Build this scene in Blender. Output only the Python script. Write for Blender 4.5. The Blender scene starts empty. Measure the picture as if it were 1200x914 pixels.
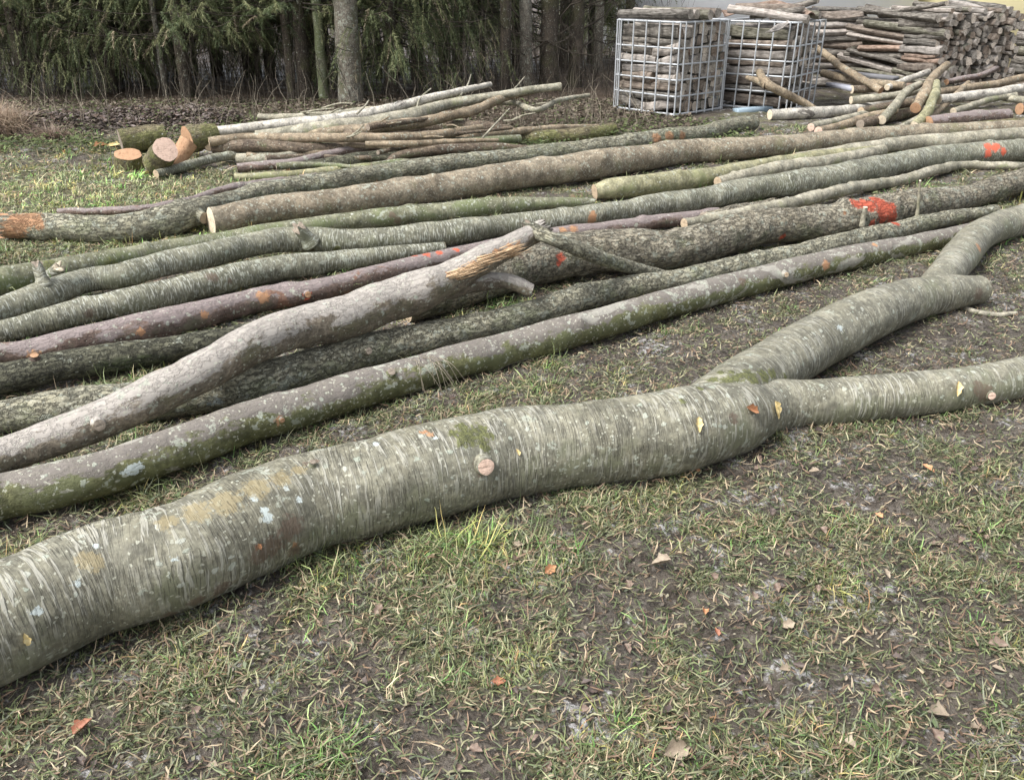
import bpy, math, random
import numpy as np
from mathutils import Vector
from mathutils.bvhtree import BVHTree
random.seed(7)
RNG = np.random.default_rng(11)
scn = bpy.context.scene
COL = scn.collection
PI = math.pi

# ------------------------------------------------------------------ camera
F = 1050.0; CX, CY = 600.0, 457.0; EYE = 1.6
PITCH = math.atan(487 / F)
cp, sp = math.cos(PITCH), math.sin(PITCH)
cam = bpy.data.cameras.new('camera'); camo = bpy.data.objects.new('camera', cam); COL.objects.link(camo)
camo.location = (0, 0, EYE); camo.rotation_euler = (PI / 2 - PITCH, 0, 0)
cam.sensor_width = 36; cam.lens = 36 * F / 1200; cam.clip_end = 900; cam.clip_start = 0.05
scn.camera = camo

def ray(px, py):
    a = (px - CX) / F; b = -(py - CY) / F
    return np.array([a, cp + b * sp, -sp + b * cp])
def at(px, py, z=0.0):
    d = ray(px, py); t = (z - EYE) / d[2]
    return np.array([0, 0, EYE]) + t * d, t          # t = depth along the view axis

# ------------------------------------------------------------------ noise
def _h(i, j, k, s):
    h = (i * 374761393 + j * 668265263 + k * 2147483647 % 4294967296 + s * 974634777) & 0xffffffff
    h = ((h ^ (h >> 13)) * 1274126177) & 0xffffffff
    h = ((h ^ (h >> 16)) * 2246822519) & 0xffffffff
    return ((h ^ (h >> 15)) & 0xffffff) / float(0xffffff) * 2 - 1
def vn(P, s=0):
    P = np.asarray(P, float); I = np.floor(P).astype(np.int64); f = P - I; f = f * f * (3 - 2 * f)
    i, j, k = I[..., 0], I[..., 1], I[..., 2]; x, y, z = f[..., 0], f[..., 1], f[..., 2]
    r = 0
    for a in (0, 1):
        for b in (0, 1):
            for c in (0, 1):
                r = r + _h(i + a, j + b, k + c * 1, s) * (x if a else 1 - x) * (y if b else 1 - y) * (z if c else 1 - z)
    return r
def fbm(P, s=0, o=4):
    r = 0; a = 0.5; P = np.asarray(P, float)
    for q in range(o):
        r = r + a * vn(P, s + q * 17); P = P * 2.03 + 3.7; a *= 0.5
    return r
def fb2(x, y, sc, s=0, o=4):
    return fbm(np.stack([x * sc, y * sc, np.zeros_like(x) + 0.5], -1), s, o)
def sst(a, b, x):
    t = np.clip((x - a) / (b - a), 0, 1); return t * t * (3 - 2 * t)

# ------------------------------------------------------------------ object helpers
def tag(o, label=None, cat=None, group=None, kind=None):
    if label: o['label'] = label
    if cat: o['category'] = cat
    if group: o['group'] = group
    if kind: o['kind'] = kind
    return o
def empty(name, loc):
    o = bpy.data.objects.new(name, None); COL.objects.link(o); o.location = loc; o.empty_display_size = 0.1
    return o
def mesh_np(name, V, loops, sizes, mats, parent=None, origin=None, attrs=None, midx=None, smooth=True):
    V = np.asarray(V, np.float32).copy()
    me = bpy.data.meshes.new(name)
    base = np.zeros(3) if origin is None else np.asarray(origin, float)
    V = V - base.astype(np.float32)
    loops = np.asarray(loops, np.int32).ravel(); sizes = np.asarray(sizes, np.int32)
    me.vertices.add(len(V)); me.vertices.foreach_set('co', V.ravel())
    me.loops.add(len(loops)); me.loops.foreach_set('vertex_index', loops)
    me.polygons.add(len(sizes))
    st = np.concatenate([[0], np.cumsum(sizes)[:-1]]).astype(np.int32)
    me.polygons.foreach_set('loop_start', st)
    if not isinstance(mats, (list, tuple)): mats = [mats]
    for m in mats: me.materials.append(m)
    if midx is not None: me.polygons.foreach_set('material_index', np.asarray(midx, np.int32))
    me.update(calc_edges=True); me.validate()
    if smooth: me.polygons.foreach_set('use_smooth', np.ones(len(me.polygons), bool))
    for k, a in (attrs or {}).items():
        a = np.asarray(a, np.float32)
        if a.shape[-1] == 3 and k == 'bk':
            at_ = me.attributes.new(k, 'FLOAT_VECTOR', 'POINT'); at_.data.foreach_set('vector', a.ravel())
        else:
            if a.shape[-1] == 3: a = np.concatenate([a, np.ones((len(a), 1), np.float32)], 1)
            at_ = me.attributes.new(k, 'FLOAT_COLOR', 'POINT'); at_.data.foreach_set('color', a.ravel())
    o = bpy.data.objects.new(name, me); COL.objects.link(o)
    if parent is not None:
        o.parent = parent; o.location = base - np.array(world_loc(parent))
    else:
        o.location = base
    return o
def world_loc(o):
    l = np.array(o.location, float)
    while o.parent is not None:
        o = o.parent; l = l + np.array(o.location, float)
    return l

# ------------------------------------------------------------------ node helper
class N:
    def __init__(s, name, kind='mat'):
        if kind == 'mat':
            s.m = bpy.data.materials.new(name); s.m.use_nodes = True; s.t = s.m.node_tree
            s.b = s.t.nodes['Principled BSDF']
    def n(s, typ, **kw):
        nd = s.t.nodes.new(typ)
        for k, v in kw.items(): setattr(nd, k, v)
        return nd
    def put(s, sock, v):
        if isinstance(v, bpy.types.NodeSocket): s.t.links.new(v, sock)
        elif isinstance(v, (tuple, list)) and len(v) == 3 and sock.type == 'RGBA': sock.default_value = (*v, 1)
        else: sock.default_value = v
    def attr(s, name, out='Vector'):
        nd = s.n('ShaderNodeAttribute', attribute_name=name); return nd.outputs[out]
    def mul(s, v, sc):
        nd = s.n('ShaderNodeVectorMath', operation='MULTIPLY'); s.put(nd.inputs[0], v); nd.inputs[1].default_value = sc; return nd.outputs[0]
    def vadd(s, v, w):
        nd = s.n('ShaderNodeVectorMath', operation='ADD'); s.put(nd.inputs[0], v); s.put(nd.inputs[1], w); return nd.outputs[0]
    def noise(s, v, sc, det=4, rough=0.55, dist=0, color=False):
        nd = s.n('ShaderNodeTexNoise'); s.put(nd.inputs['Vector'], v); nd.inputs['Scale'].default_value = sc
        nd.inputs['Detail'].default_value = det; nd.inputs['Roughness'].default_value = rough; nd.inputs['Distortion'].default_value = dist
        return nd.outputs['Color' if color else 'Fac']
    def vor(s, v, sc, feature='F1', rnd=1.0):
        nd = s.n('ShaderNodeTexVoronoi', feature=feature); s.put(nd.inputs['Vector'], v); nd.inputs['Scale'].default_value = sc
        nd.inputs['Randomness'].default_value = rnd; return nd
    def ma(s, op, a, b=0.0, c=None):
        nd = s.n('ShaderNodeMath', operation=op); s.put(nd.inputs[0], a); s.put(nd.inputs[1], b)
        if c is not None: s.put(nd.inputs[2], c)
        return nd.outputs[0]
    def ss(s, x, a, b, lo=0.0, hi=1.0):
        nd = s.n('ShaderNodeMapRange', interpolation_type='SMOOTHSTEP'); s.put(nd.inputs['Value'], x)
        nd.inputs['From Min'].default_value = a; nd.inputs['From Max'].default_value = b
        nd.inputs['To Min'].default_value = lo; nd.inputs['To Max'].default_value = hi; return nd.outputs['Result']
    def mix(s, f, a, b, mode='MIX'):
        nd = s.n('ShaderNodeMix', data_type='RGBA', blend_type=mode); s.put(nd.inputs[0], f); s.put(nd.inputs[6], a); s.put(nd.inputs[7], b)
        return nd.outputs[2]
    def sep(s, v):
        nd = s.n('ShaderNodeSeparateXYZ'); s.put(nd.inputs[0], v); return nd.outputs
    def bump(s, h, dist, strength=1.0, nrm=None):
        nd = s.n('ShaderNodeBump'); s.put(nd.inputs['Height'], h); nd.inputs['Distance'].default_value = dist
        nd.inputs['Strength'].default_value = strength
        if nrm is not None: s.put(nd.inputs['Normal'], nrm)
        return nd.outputs[0]
    def fin(s, col, rough=0.85, nrm=None, spec=0.3):
        s.put(s.b.inputs['Base Color'], col); s.put(s.b.inputs['Roughness'], rough)
        s.b.inputs['Specular IOR Level'].default_value = spec
        if nrm is not None: s.put(s.b.inputs['Normal'], nrm)
        return s.m

# ------------------------------------------------------------------ materials
def bark(name, c1, c2, ring=0.0, rl=(.42, .42, .38), rd=(.06, .055, .045), fis=0.0, algae=None, am=0.5, top=None, tm=0.0,
         speck=0.5, lichen=0.35, rough=0.75, patch=None, pm=0.0, bd=1.0, r1s=(24, 24, 150), r2s=(20, 20, 190), pmin=.35):
    M = N(name); v = M.attr('bk')
    n1 = M.noise(v, 5, 5, .6); n2 = M.noise(v, 1.7, 3, .5); nf = M.noise(v, 60, 4, .65)
    col = M.mix(M.ss(n1, .35, .65), c1, c2)
    col = M.mix(M.ss(nf, .3, .75, 0.0, 0.75), M.mix(1.0, col, (.62, .60, .57), 'MULTIPLY'), M.mix(1.0, col, (1.25, 1.25, 1.22), 'MULTIPLY'))
    nl = M.noise(v, 13, 6, .7); col = M.mix(M.ss(nl, .38, .62), M.mix(1.0, col, (.72, .72, .70), 'MULTIPLY'), M.mix(1.0, col, (1.28, 1.26, 1.2), 'MULTIPLY'))
    nz = M.sep(M.n('ShaderNodeNewGeometry').outputs['Normal'])[2]
    if algae:
        f = M.ss(M.ma('ADD', M.noise(v, 3.3, 5, .65), M.ma('MULTIPLY', M.ma('ABSOLUTE', nz), -0.12)), .62 - .35 * am, .75 - .35 * am, 0, .85)
        col = M.mix(f, col, algae)
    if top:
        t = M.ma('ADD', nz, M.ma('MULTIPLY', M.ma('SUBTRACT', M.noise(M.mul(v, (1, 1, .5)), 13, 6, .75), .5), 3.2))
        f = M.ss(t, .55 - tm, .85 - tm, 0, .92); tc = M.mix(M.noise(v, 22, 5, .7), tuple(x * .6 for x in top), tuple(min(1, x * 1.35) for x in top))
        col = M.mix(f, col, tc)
    if patch:
        f = M.ss(M.noise(M.mul(v, (1, 1, .5)), 7, 5, .6, .6), .68 - .3 * pm, .72 - .3 * pm, 0, .9); col = M.mix(f, col, patch)
    h = M.ma('MULTIPLY', nf, .45)
    if ring > 0:
        wv = M.vadd(v, M.mul(M.noise(v, 6, 2, .5, 0, True), (.02, .02, .022)))
        r1 = M.noise(M.mul(wv, r1s), 1, 2, .5); r2 = M.noise(M.mul(wv, r2s), 1.0, 2, .5, 0)
        r3 = M.noise(M.mul(wv, (45, 45, 420)), 1, 2, .5)
        pt = M.ss(M.noise(v, 3.1, 4, .6), .38, .62, pmin, 1.0); pt2 = M.ss(M.noise(v, 5.2, 4, .6), .38, .6, .15, 1)
        fl = M.ma('MULTIPLY', M.ma('MULTIPLY', M.ss(r1, .53, .62), pt), ring)
        fd = M.ma('MULTIPLY', M.ma('MULTIPLY', M.ss(r2, .54, .63), pt2), ring)
        col = M.mix(M.ma('MULTIPLY', M.ss(r3, .5, .62), .30 * ring), col, tuple(x * .6 for x in c1))
        col = M.mix(M.ma('MULTIPLY', fl, .8), col, rl); col = M.mix(M.ma('MULTIPLY', fd, .75), col, rd)
        h = M.ma('ADD', h, M.ma('ADD', M.ma('MULTIPLY', fl, .35), M.ma('MULTIPLY', fd, -.6)))
    if fis > 0:
        wv = M.vadd(M.mul(v, (1, 1, .27)), M.mul(M.noise(v, 22, 5, .7, 0, True), (.06, .06, .04)))
        e = M.vor(wv, 44, 'DISTANCE_TO_EDGE').outputs[0]; e2 = M.noise(M.mul(wv, (1, 1, .6)), 95, 4, .7)
        cr = M.ss(M.ma('ADD', e, M.ma('MULTIPLY', M.ma('SUBTRACT', nf, .5), .5)), -.04, .14); col = M.mix(M.ma('MULTIPLY', M.ma('SUBTRACT', 1.0, cr), .8 * fis), col, tuple(x * .38 for x in c1))
        col = M.mix(M.ma('MULTIPLY', M.ss(e2, .48, .64), .7 * fis), col, tuple(min(1, x * 1.9) for x in c2))
        h = M.ma('ADD', h, M.ma('ADD', M.ma('MULTIPLY', cr, 2.2 * fis), M.ma('MULTIPLY', e2, 1.2 * fis)))
    # lichen crusts and specks
    lf = M.ss(M.ma('ADD', M.noise(v, 16, 5, .7), M.ma('MULTIPLY', M.noise(v, 2.2, 2), .25)), .80 - .12 * lichen, .84 - .12 * lichen, 0, .75)
    col = M.mix(lf, col, (.36, .38, .31))
    vs = M.vadd(v, M.mul(M.noise(v, 40, 3, .6, 0, True), (.022, .022, .022))); vo = M.vor(vs, 40); d = M.ma('ADD', vo.outputs['Distance'], M.ma('MULTIPLY', M.ma('SUBTRACT', nf, .5), .9))
    rr = M.sep(vo.outputs['Color'])
    sz = M.ma('MULTIPLY', M.ss(rr[0], 1 - .30 * speck, 1.0), .42)
    sf = M.ss(M.ma('SUBTRACT', sz, d), -.05, .08, 0, .7); col = M.mix(sf, col, M.mix(rr[1], (.50, .51, .44), (.36, .40, .32)))
    vo2 = M.vor(vs, 100); sf2 = M.ss(M.ma('SUBTRACT', M.ma('MULTIPLY', M.ss(M.sep(vo2.outputs['Color'])[0], 1 - .35 * speck, 1.0), .5), vo2.outputs['Distance']), -.03, .03, 0, .7)
    col = M.mix(sf2, col, (.45, .45, .36))
    h = M.ma('ADD', h, M.ma('MULTIPLY', sf, .4))
    # marks written on the mesh
    mk = M.sep(M.attr('mark', 'Vector')); mk2 = M.sep(M.attr('mark2', 'Vector'))
    ng = M.noise(v, 62, 6, .75); nn = M.ma('MULTIPLY', M.ma('SUBTRACT', ng, .5), 3.6)
    def mk_f(s_): return M.ss(M.ma('ADD', s_, nn), .38, .75)
    g = M.mix(M.noise(M.mul(v, (1, 1, .15)), 70, 4), (.27, .12, .06), (.55, .34, .19)); col = M.mix(M.ma('MULTIPLY', mk_f(mk[1]), M.ss(mk[1], 0, .05)), col, g)
    col = M.mix(M.ma('MULTIPLY', mk_f(mk[2]), M.ss(mk[2], 0, .12, 0, .9)), col, M.mix(M.ss(ng, .35, .65), (.035, .04, .012), (.17, .18, .06)))
    col = M.mix(M.ma('MULTIPLY', mk_f(mk2[0]), M.ss(mk2[0], 0, .1, 0, .7)), col, M.mix(ng, (.08, .055, .04), (.19, .13, .095)))
    col = M.mix(M.ma('MULTIPLY', mk_f(mk2[1]), M.ss(mk2[1], 0, .05)), col, (.47, .52, .50))
    col = M.mix(M.ma('MULTIPLY', mk_f(mk2[2]), M.ss(mk2[2], 0, .08, 0, .7)), col, M.mix(ng, (.20, .15, .06), (.36, .31, .19)))
    rp = M.ma('MULTIPLY', M.ss(M.ma('ADD', mk[0], M.ma('MULTIPLY', nn, .9)), .30, .68), M.ss(mk[0], 0, .05)); col = M.mix(rp, col, M.mix(ng, (.48, .085, .045), (.66, .16, .09)))
    h = M.ma('ADD', h, M.ma('MULTIPLY', M.ma('MULTIPLY', mk[2], ng), 2.0))
    return M.fin(col, rough, M.bump(h, .0045 * bd, 1.0), .35)

M_cherry = bark('cherry_bark', (.195, .19, .15), (.275, .27, .22), ring=.85, rl=(.415, .405, .345), rd=(.085, .08, .06), r1s=(11, 11, 95), r2s=(15, 15, 240), pmin=.15, algae=(.175, .18, .115), am=.5, speck=.6, lichen=.5, rough=.55)
M_cherry2 = bark('green_cherry_bark', (.18, .182, .14), (.255, .255, .205), ring=1.0, rl=(.52, .53, .46), rd=(.09, .09, .065), algae=(.175, .18, .12), am=.45, speck=.5, lichen=.7, rough=.6)
M_smoothgreen = bark('smooth_green_bark', (.15, .155, .10), (.235, .24, .17), ring=.3, algae=(.14, .165, .075), am=.6, speck=.6, lichen=.6)
M_fiss = bark('furrowed_bark', (.235, .225, .17), (.33, .32, .25), fis=.7, algae=(.20, .21, .13), am=.55, speck=.75, lichen=.9, bd=2.0)
M_fissd = bark('dark_furrowed_bark', (.085, .085, .06), (.14, .14, .10), fis=.8, algae=(.07, .09, .04), am=.4, speck=.2, lichen=.3, bd=2.0)
M_rough = bark('grey_brown_furrowed_bark', (.23, .205, .155), (.33, .305, .245), fis=.8, algae=(.12, .13, .07), am=.45, speck=.45, lichen=.8, bd=2.4)
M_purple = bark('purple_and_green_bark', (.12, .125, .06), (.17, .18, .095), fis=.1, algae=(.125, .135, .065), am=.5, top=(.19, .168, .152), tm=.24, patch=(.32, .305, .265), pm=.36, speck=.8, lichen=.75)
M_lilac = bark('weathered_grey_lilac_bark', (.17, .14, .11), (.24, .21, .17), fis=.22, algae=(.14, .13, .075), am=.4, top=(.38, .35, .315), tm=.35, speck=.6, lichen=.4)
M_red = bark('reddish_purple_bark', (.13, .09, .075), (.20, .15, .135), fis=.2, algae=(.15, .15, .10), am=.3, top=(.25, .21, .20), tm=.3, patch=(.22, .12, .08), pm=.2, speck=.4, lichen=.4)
M_brown = bark('speckled_brown_bark', (.22, .185, .14), (.32, .28, .22), fis=.12, algae=(.17, .16, .09), am=.35, speck=1.0, lichen=.6)
M_pale = bark('pale_smooth_bark', (.25, .24, .19), (.40, .38, .32), ring=.15, algae=(.23, .24, .13), am=.35, speck=.4, lichen=.5)
M_yell = bark('yellow_green_bark', (.24, .235, .14), (.34, .33, .22), ring=.15, algae=(.22, .235, .11), am=.5, speck=.4, lichen=.5)
M_birch = bark('white_birch_bark', (.42, .40, .37), (.60, .58, .54), ring=.5, rl=(.7, .68, .64), rd=(.05, .04, .035), algae=(.25, .24, .18), am=.15, speck=.2, lichen=.2, patch=(.07, .06, .05), pm=.25)
M_tan = bark('tan_pole_bark', (.22, .175, .125), (.34, .28, .21), fis=.1, algae=(.2, .19, .11), am=.3, speck=.4, lichen=.4)
M_tand = bark('brown_pole_bark', (.12, .09, .07), (.2, .16, .12), fis=.4, algae=(.12, .13, .06), am=.35, speck=.4, lichen=.5)
M_moss = bark('mossy_bark', (.12, .10, .06), (.20, .175, .11), fis=.6, algae=(.15, .16, .05), am=.7, speck=.2, lichen=.2)
M_trunkl = bark('flecked_trunk_bark', (.15, .135, .11), (.24, .22, .19), fis=.3, algae=(.13, .13, .07), am=.3, speck=1.0, lichen=.9)
M_trunkd = bark('dark_trunk_bark', (.06, .048, .038), (.11, .09, .07), fis=.6, algae=(.07, .07, .03), am=.4, speck=.3, lichen=.4)

def cutwood(name, a, b, ringc):
    M = N(name); v = M.attr('bk'); L = M.n('ShaderNodeVectorMath', operation='LENGTH'); M.put(L.inputs[0], v)
    d = M.ma('ADD', L.outputs['Value'], M.ma('MULTIPLY', M.noise(v, 12, 3), .05))
    w = M.ma('SINE', M.ma('MULTIPLY', d, 900.0)); c = M.mix(M.noise(v, 30, 4, .6), a, b)
    c = M.mix(M.ss(w, .2, 1, 0, .35), c, ringc); sw = M.noise(M.mul(v, (4, 90, 4)), 1, 3)
    c = M.mix(M.ss(sw, .5, .7, 0, .3), c, ringc)
    c = M.mix(M.ss(M.noise(v, 22, 5, .7), .5, .68, 0, .55), c, tuple(x * .45 for x in ringc))
    return M.fin(c, .8, M.bump(M.ma('ADD', sw, M.noise(v, 60, 4)), .004), .25)
M_cut = cutwood('fresh_cut_wood', (.42, .32, .21), (.58, .47, .34), (.30, .21, .13))
M_cutp = cutwood('pale_cut_wood', (.62, .52, .38), (.74, .66, .52), (.48, .37, .24))
M_cuto = cutwood('orange_cut_wood', (.36, .20, .115), (.52, .34, .21), (.24, .12, .06))
M_cutpink = cutwood('pink_cut_wood', (.60, .42, .33), (.70, .54, .44), (.45, .28, .2))
M_cutg = cutwood('weathered_cut_wood', (.22, .18, .14), (.36, .31, .25), (.14, .11, .085))

# ------------------------------------------------------------------ ground height and cover
def seg_d(x, y, a, b):
    ax, ay = a; bx, by = b; dx, dy = bx - ax, by - ay
    t = np.clip(((x - ax) * dx + (y - ay) * dy) / (dx * dx + dy * dy), 0, 1)
    return np.hypot(x - ax - t * dx, y - ay - t * dy)
RUTS = [((690, 635), (860, 765), .07), ((860, 765), (900, 830), .05), ((980, 730), (1220, 890), .09), ((0, 880), (190, 905), .12), ((330, 720), (470, 800), .06), ((930, 560), (1230, 690), .05)]
RUTS = [(tuple(at(*a)[0][:2]), tuple(at(*b)[0][:2]), w) for a, b, w in RUTS]
BARE = [((1120, 360), .5), ((1000, 460), .25), ((900, 400), .3), ((650, 480), .2), ((720, 440), .25), ((60, 880), .22), ((330, 735), .22), ((395, 830), .16), ((690, 720), .12), ((1090, 800), .2), ((560, 530), .2), ((1100, 420), .5), ((430, 450), .25), ((800, 430), .3), ((250, 600), .2), ((1150, 520), .15), ((120, 620), .2)]
BARE = [(at(*a)[0][:2], r) for a, r in BARE]
def rut(x, y):
    r = 0
    wob = fb2(x, y, 2.5, 51, 3) * .12
    for a, b, w in RUTS: r = np.maximum(r, 1 - sst(w * .4, w * 1.5, seg_d(x, y, a, b) + wob))
    return r
def bare(x, y):
    r = rut(x, y)
    wob = fb2(x, y, 4, 61, 3) * .35
    for c, w in BARE: r = np.maximum(r, 1 - sst(w * .5, w * 1.3, np.hypot(x - c[0], y - c[1]) + wob))
    return r
HEAP = [at(20, 150)[0][:2], at(240, 146)[0][:2]]
def gz(x, y):
    x = np.asarray(x, float); y = np.asarray(y, float)
    near = 1 - sst(14, 30, np.hypot(x, y))
    z = fb2(x, y, .7, 5, 2) * .035 + fb2(x, y, 3.1, 6, 3) * .022 + fb2(x, y, 13, 7, 3) * .026
    z = z - rut(x, y) * .025
    hd = seg_d(x, y, HEAP[0], HEAP[1]); z = z + (1 - sst(.1, .75, hd)) * (.13 + .12 * fb2(x, y, 5, 9, 3))
    return z * near
def cover(x, y):                                     # 0 mud .. 1 full grass
    c = .43 + .42 * fb2(x, y, 1.6, 21, 3) + 1.9 * fb2(x, y, 7.5, 22, 3)
    # trampled strip between the logs
    c = c - .20 * sst(2.6, 3.4, y) * (1 - sst(6.5, 7.5, y + .25 * x)) * sst(-1, 1, x)
    lp = (1 - sst(0, 1.0, x + 1.7 + .0 * y)) * sst(5.0, 5.6, y) * (1 - sst(7.8, 8.6, y)); c = c + .8 * lp
    c = c - .42 * bare(x, y)
    hd = seg_d(x, y, HEAP[0], HEAP[1]); c = c - 1.0 * (1 - sst(.4, 1.0, hd))
    c = c - 1.2 * sst(9.6, 10.6, y) * (1 - sst(1.5, 3, x))
    return np.clip(c, 0, 1)

def axis(lo, hi, st, far):
    a = list(np.arange(lo, hi, st)); s = st; v = a[-1]
    up = []
    while v < far: s *= 1.35; v += s; up.append(v)
    s = st; v = a[0]; dn = []
    while v > -far: s *= 1.35; v -= s; dn.append(v)
    return np.array(dn[::-1] + a + up)
def ground():
    xs = axis(-6.5, 8, .028, 450); ys = axis(.6, 13, .028, 450)
    X, Y = np.meshgrid(xs, ys); Z = gz(X, Y); nx, ny = len(xs), len(ys)
    V = np.stack([X, Y, Z], -1).reshape(-1, 3)
    idx = np.arange(nx * ny).reshape(ny, nx)
    q = np.stack([idx[:-1, :-1], idx[:-1, 1:], idx[1:, 1:], idx[1:, :-1]], -1).reshape(-1, 4)
    cv = cover(X, Y).ravel(); rt = bare(X, Y).ravel()
    fr = sst(9.8, 10.8, Y).ravel() * (1 - sst(1.5, 3, X)).ravel()
    col = np.stack([cv, rt, fr], -1)
    M = N('muddy_grass_ground'); p = M.n('ShaderNodeNewGeometry').outputs['Position']; a = M.sep(M.attr('cov', 'Vector'))
    n1 = M.noise(p, 9, 6, .65); n2 = M.noise(p, 45, 5, .7); n3 = M.noise(p, 150, 4, .7); n4 = M.noise(p, 3.0, 5, .65)
    mud = M.mix(M.ss(n1, .35, .65), (.050, .040, .031), (.135, .115, .092))
    mud = M.mix(M.ss(n2, .48, .68, 0, .6), mud, (.25, .222, .19))
    thatch = M.mix(M.ss(n2, .35, .65), (.055, .052, .03), (.17, .165, .09)); thatch = M.mix(M.ss(n3, .5, .7, 0, .6), thatch, (.32, .29, .19))
    col_ = M.mix(M.ss(M.ma('ADD', a[0], M.ma('SUBTRACT', n2, .5)), .25, .7), mud, thatch)
    fro = M.ma('MULTIPLY', M.ss(M.noise(p, 3.6, 6, .72), .53, .60), M.ss(n2, .44, .58, 0, .9)); col_ = M.mix(fro, col_, (.52, .51, .50))
    lit = M.mix(M.ss(n3, .4, .65), (.035, .026, .018), (.13, .09, .06)); col_ = M.mix(a[2], col_, lit)
    h = M.ma('ADD', M.ma('MULTIPLY', n1, 1.2), M.ma('ADD', n2, M.ma('MULTIPLY', n3, .45)))
    rg = M.ss(n4, .4, .6, .30, .75)
    mt = M.fin(col_, rg, M.bump(h, .022, 1.0), .45)
    o = mesh_np('ground', V, q, np.full(len(q), 4), mt, attrs={'cov': col})
    tag(o, 'muddy ground with patchy grass under and around the logs', 'ground', kind='structure')
    return o
ground()

# ------------------------------------------------------------------ tubes
def resample(P, R, ds):
    P = np.array(P, float); R = np.array(R, float)
    Pe = np.vstack([2 * P[0] - P[1], P, 2 * P[-1] - P[-2]]); Re = np.concatenate([[R[0]], R, [R[-1]]])
    oP, oR = [], []
    for i in range(1, len(Pe) - 2):
        L = np.linalg.norm(Pe[i + 1] - Pe[i]); n = max(2, int(L / ds)); t = np.linspace(0, 1, n, endpoint=False)[:, None]
        a, b, c, d = Pe[i - 1], Pe[i], Pe[i + 1], Pe[i + 2]
        oP.append(.5 * ((2 * b) + (-a + c) * t + (2 * a - 5 * b + 4 * c - d) * t ** 2 + (-a + 3 * b - 3 * c + d) * t ** 3))
        s = t[:, 0]; s = s * s * (3 - 2 * s); oR.append(Re[i] * (1 - s) + Re[i + 1] * s)
    oP.append(P[-1:]); oR.append(R[-1:])
    return np.vstack(oP), np.concatenate(oR)
def tube(P, R, ds, n, seed, amp=.05, fine=.012, knots=(), bend=0.0):
    P, R = resample(P, R, ds)
    if bend:
        s = np.arange(len(P)) * ds
        for ax in range(3): P[:, ax] += bend * R * fbm(np.stack([s * 1.6, s * 0 + seed, s * 0 + ax * 5.3], -1), seed + ax, 3)
    T = np.gradient(P, axis=0); T /= np.linalg.norm(T, axis=1)[:, None] + 1e-9
    u = np.cross(T[0], [0, 0, 1]); u = u / (np.linalg.norm(u) + 1e-9) if np.linalg.norm(u) > .1 else np.array([1., 0, 0])
    U = []
    for t in T: u = u - t * np.dot(u, t); u = u / np.linalg.norm(u); U.append(u)
    U = np.array(U); W = np.cross(T, U)
    S = np.concatenate([[0], np.cumsum(np.linalg.norm(np.diff(P, axis=0), axis=1))])
    th = np.linspace(0, 2 * PI, n, endpoint=False)
    c, s_ = np.cos(th)[None, :], np.sin(th)[None, :]
    rr = R[:, None]; so = seed * 3.17 % 50
    q = np.stack([c * rr + 0 * S[:, None] + so, s_ * rr + 0 * S[:, None], S[:, None] + 0 * c], -1)
    rn = np.maximum(R.mean(), .01)
    disp = amp * rr * 2.2 * fbm(q / (rn * 3.0), seed, 3) + fine * rr * 2.2 * fbm(q / (rn * .55), seed + 9, 3)
    for (ks, kt, kr, kh) in knots:
        dth = np.abs((th[None, :] - kt + PI) % (2 * PI) - PI) * rr; dd = np.hypot(dth, (S[:, None] - ks))
        disp = disp + kh * np.exp(-(dd / kr) ** 2)
    rad = rr + disp
    V = P[:, None, :] + U[:, None, :] * (c * rad)[..., None] + W[:, None, :] * (s_ * rad)[..., None]
    return V, q, P, T, U, W, R, S
def tube_faces(m, n):
    idx = np.arange(m * n).reshape(m, n); j = np.roll(idx, -1, axis=1)
    return np.stack([idx[:-1], j[:-1], j[1:], idx[1:]], -1).reshape(-1, 4)
ALL_LOG = []
def bvh(objs):
    out = []
    for o in objs:
        me = o.data; n = len(me.vertices); a = np.empty(n * 3, np.float32); me.vertices.foreach_get('co', a); a = a.reshape(-1, 3) + world_loc(o).astype(np.float32)
        out.append((o, BVHTree.FromPolygons([tuple(x) for x in a.tolist()], [tuple(p.vertices) for p in me.polygons])))
    return out
def hit(tr, px, py):
    d = Vector(ray(px, py)).normalized(); best = None
    for o, b in tr:
        loc, nr, i, dist = b.ray_cast(Vector((0, 0, EYE)), d)
        if loc is not None and (best is None or dist < best[2]): best = (loc, nr, dist, o)
    return best
def px_path(pts, off=0.0):
    """pixel centreline + pixel radius -> world path lying on the ground (plus off)"""
    P, R = [], []
    for q in pts:
        x, y, r = q[:3]; o = q[3] if len(q) > 3 else off
        z = .1
        for _ in range(6):
            p, t = at(x, y, z); rad = r * t / F; z = rad + o
        P.append(p); R.append(rad)
    return P, R
def cap(name, ring, T, mat, parent, out=1, seed=0, rough=.0):
    c = ring.mean(0); n = len(ring); d = T * out
    rings = [ring + d * .0015]
    for f in (.66, .33): rings.append(c + (ring - c) * f + d * .003)
    V = np.vstack(rings + [c[None] + d * .003])
    if rough: V[n:] += d * (np.abs(fbm(V[n:] * 25, seed, 3)) * rough)[:, None]
    fs, sz = [], []
    for k in range(2):
        for i in range(n):
            j = (i + 1) % n; fs += [k * n + i, k * n + j, (k + 1) * n + j, (k + 1) * n + i]; sz.append(4)
    for i in range(n): fs += [2 * n + i, 2 * n + (i + 1) % n, 3 * n]; sz.append(3)
    e1 = ring[0] - c; e1 /= np.linalg.norm(e1); e2 = np.cross(T, e1)
    bk = np.stack([(V - c) @ e1, (V - c) @ e2, np.zeros(len(V))], -1)
    return mesh_np(name, V, fs, sz, mat, parent, c, {'bk': bk}, smooth=False)
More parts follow.
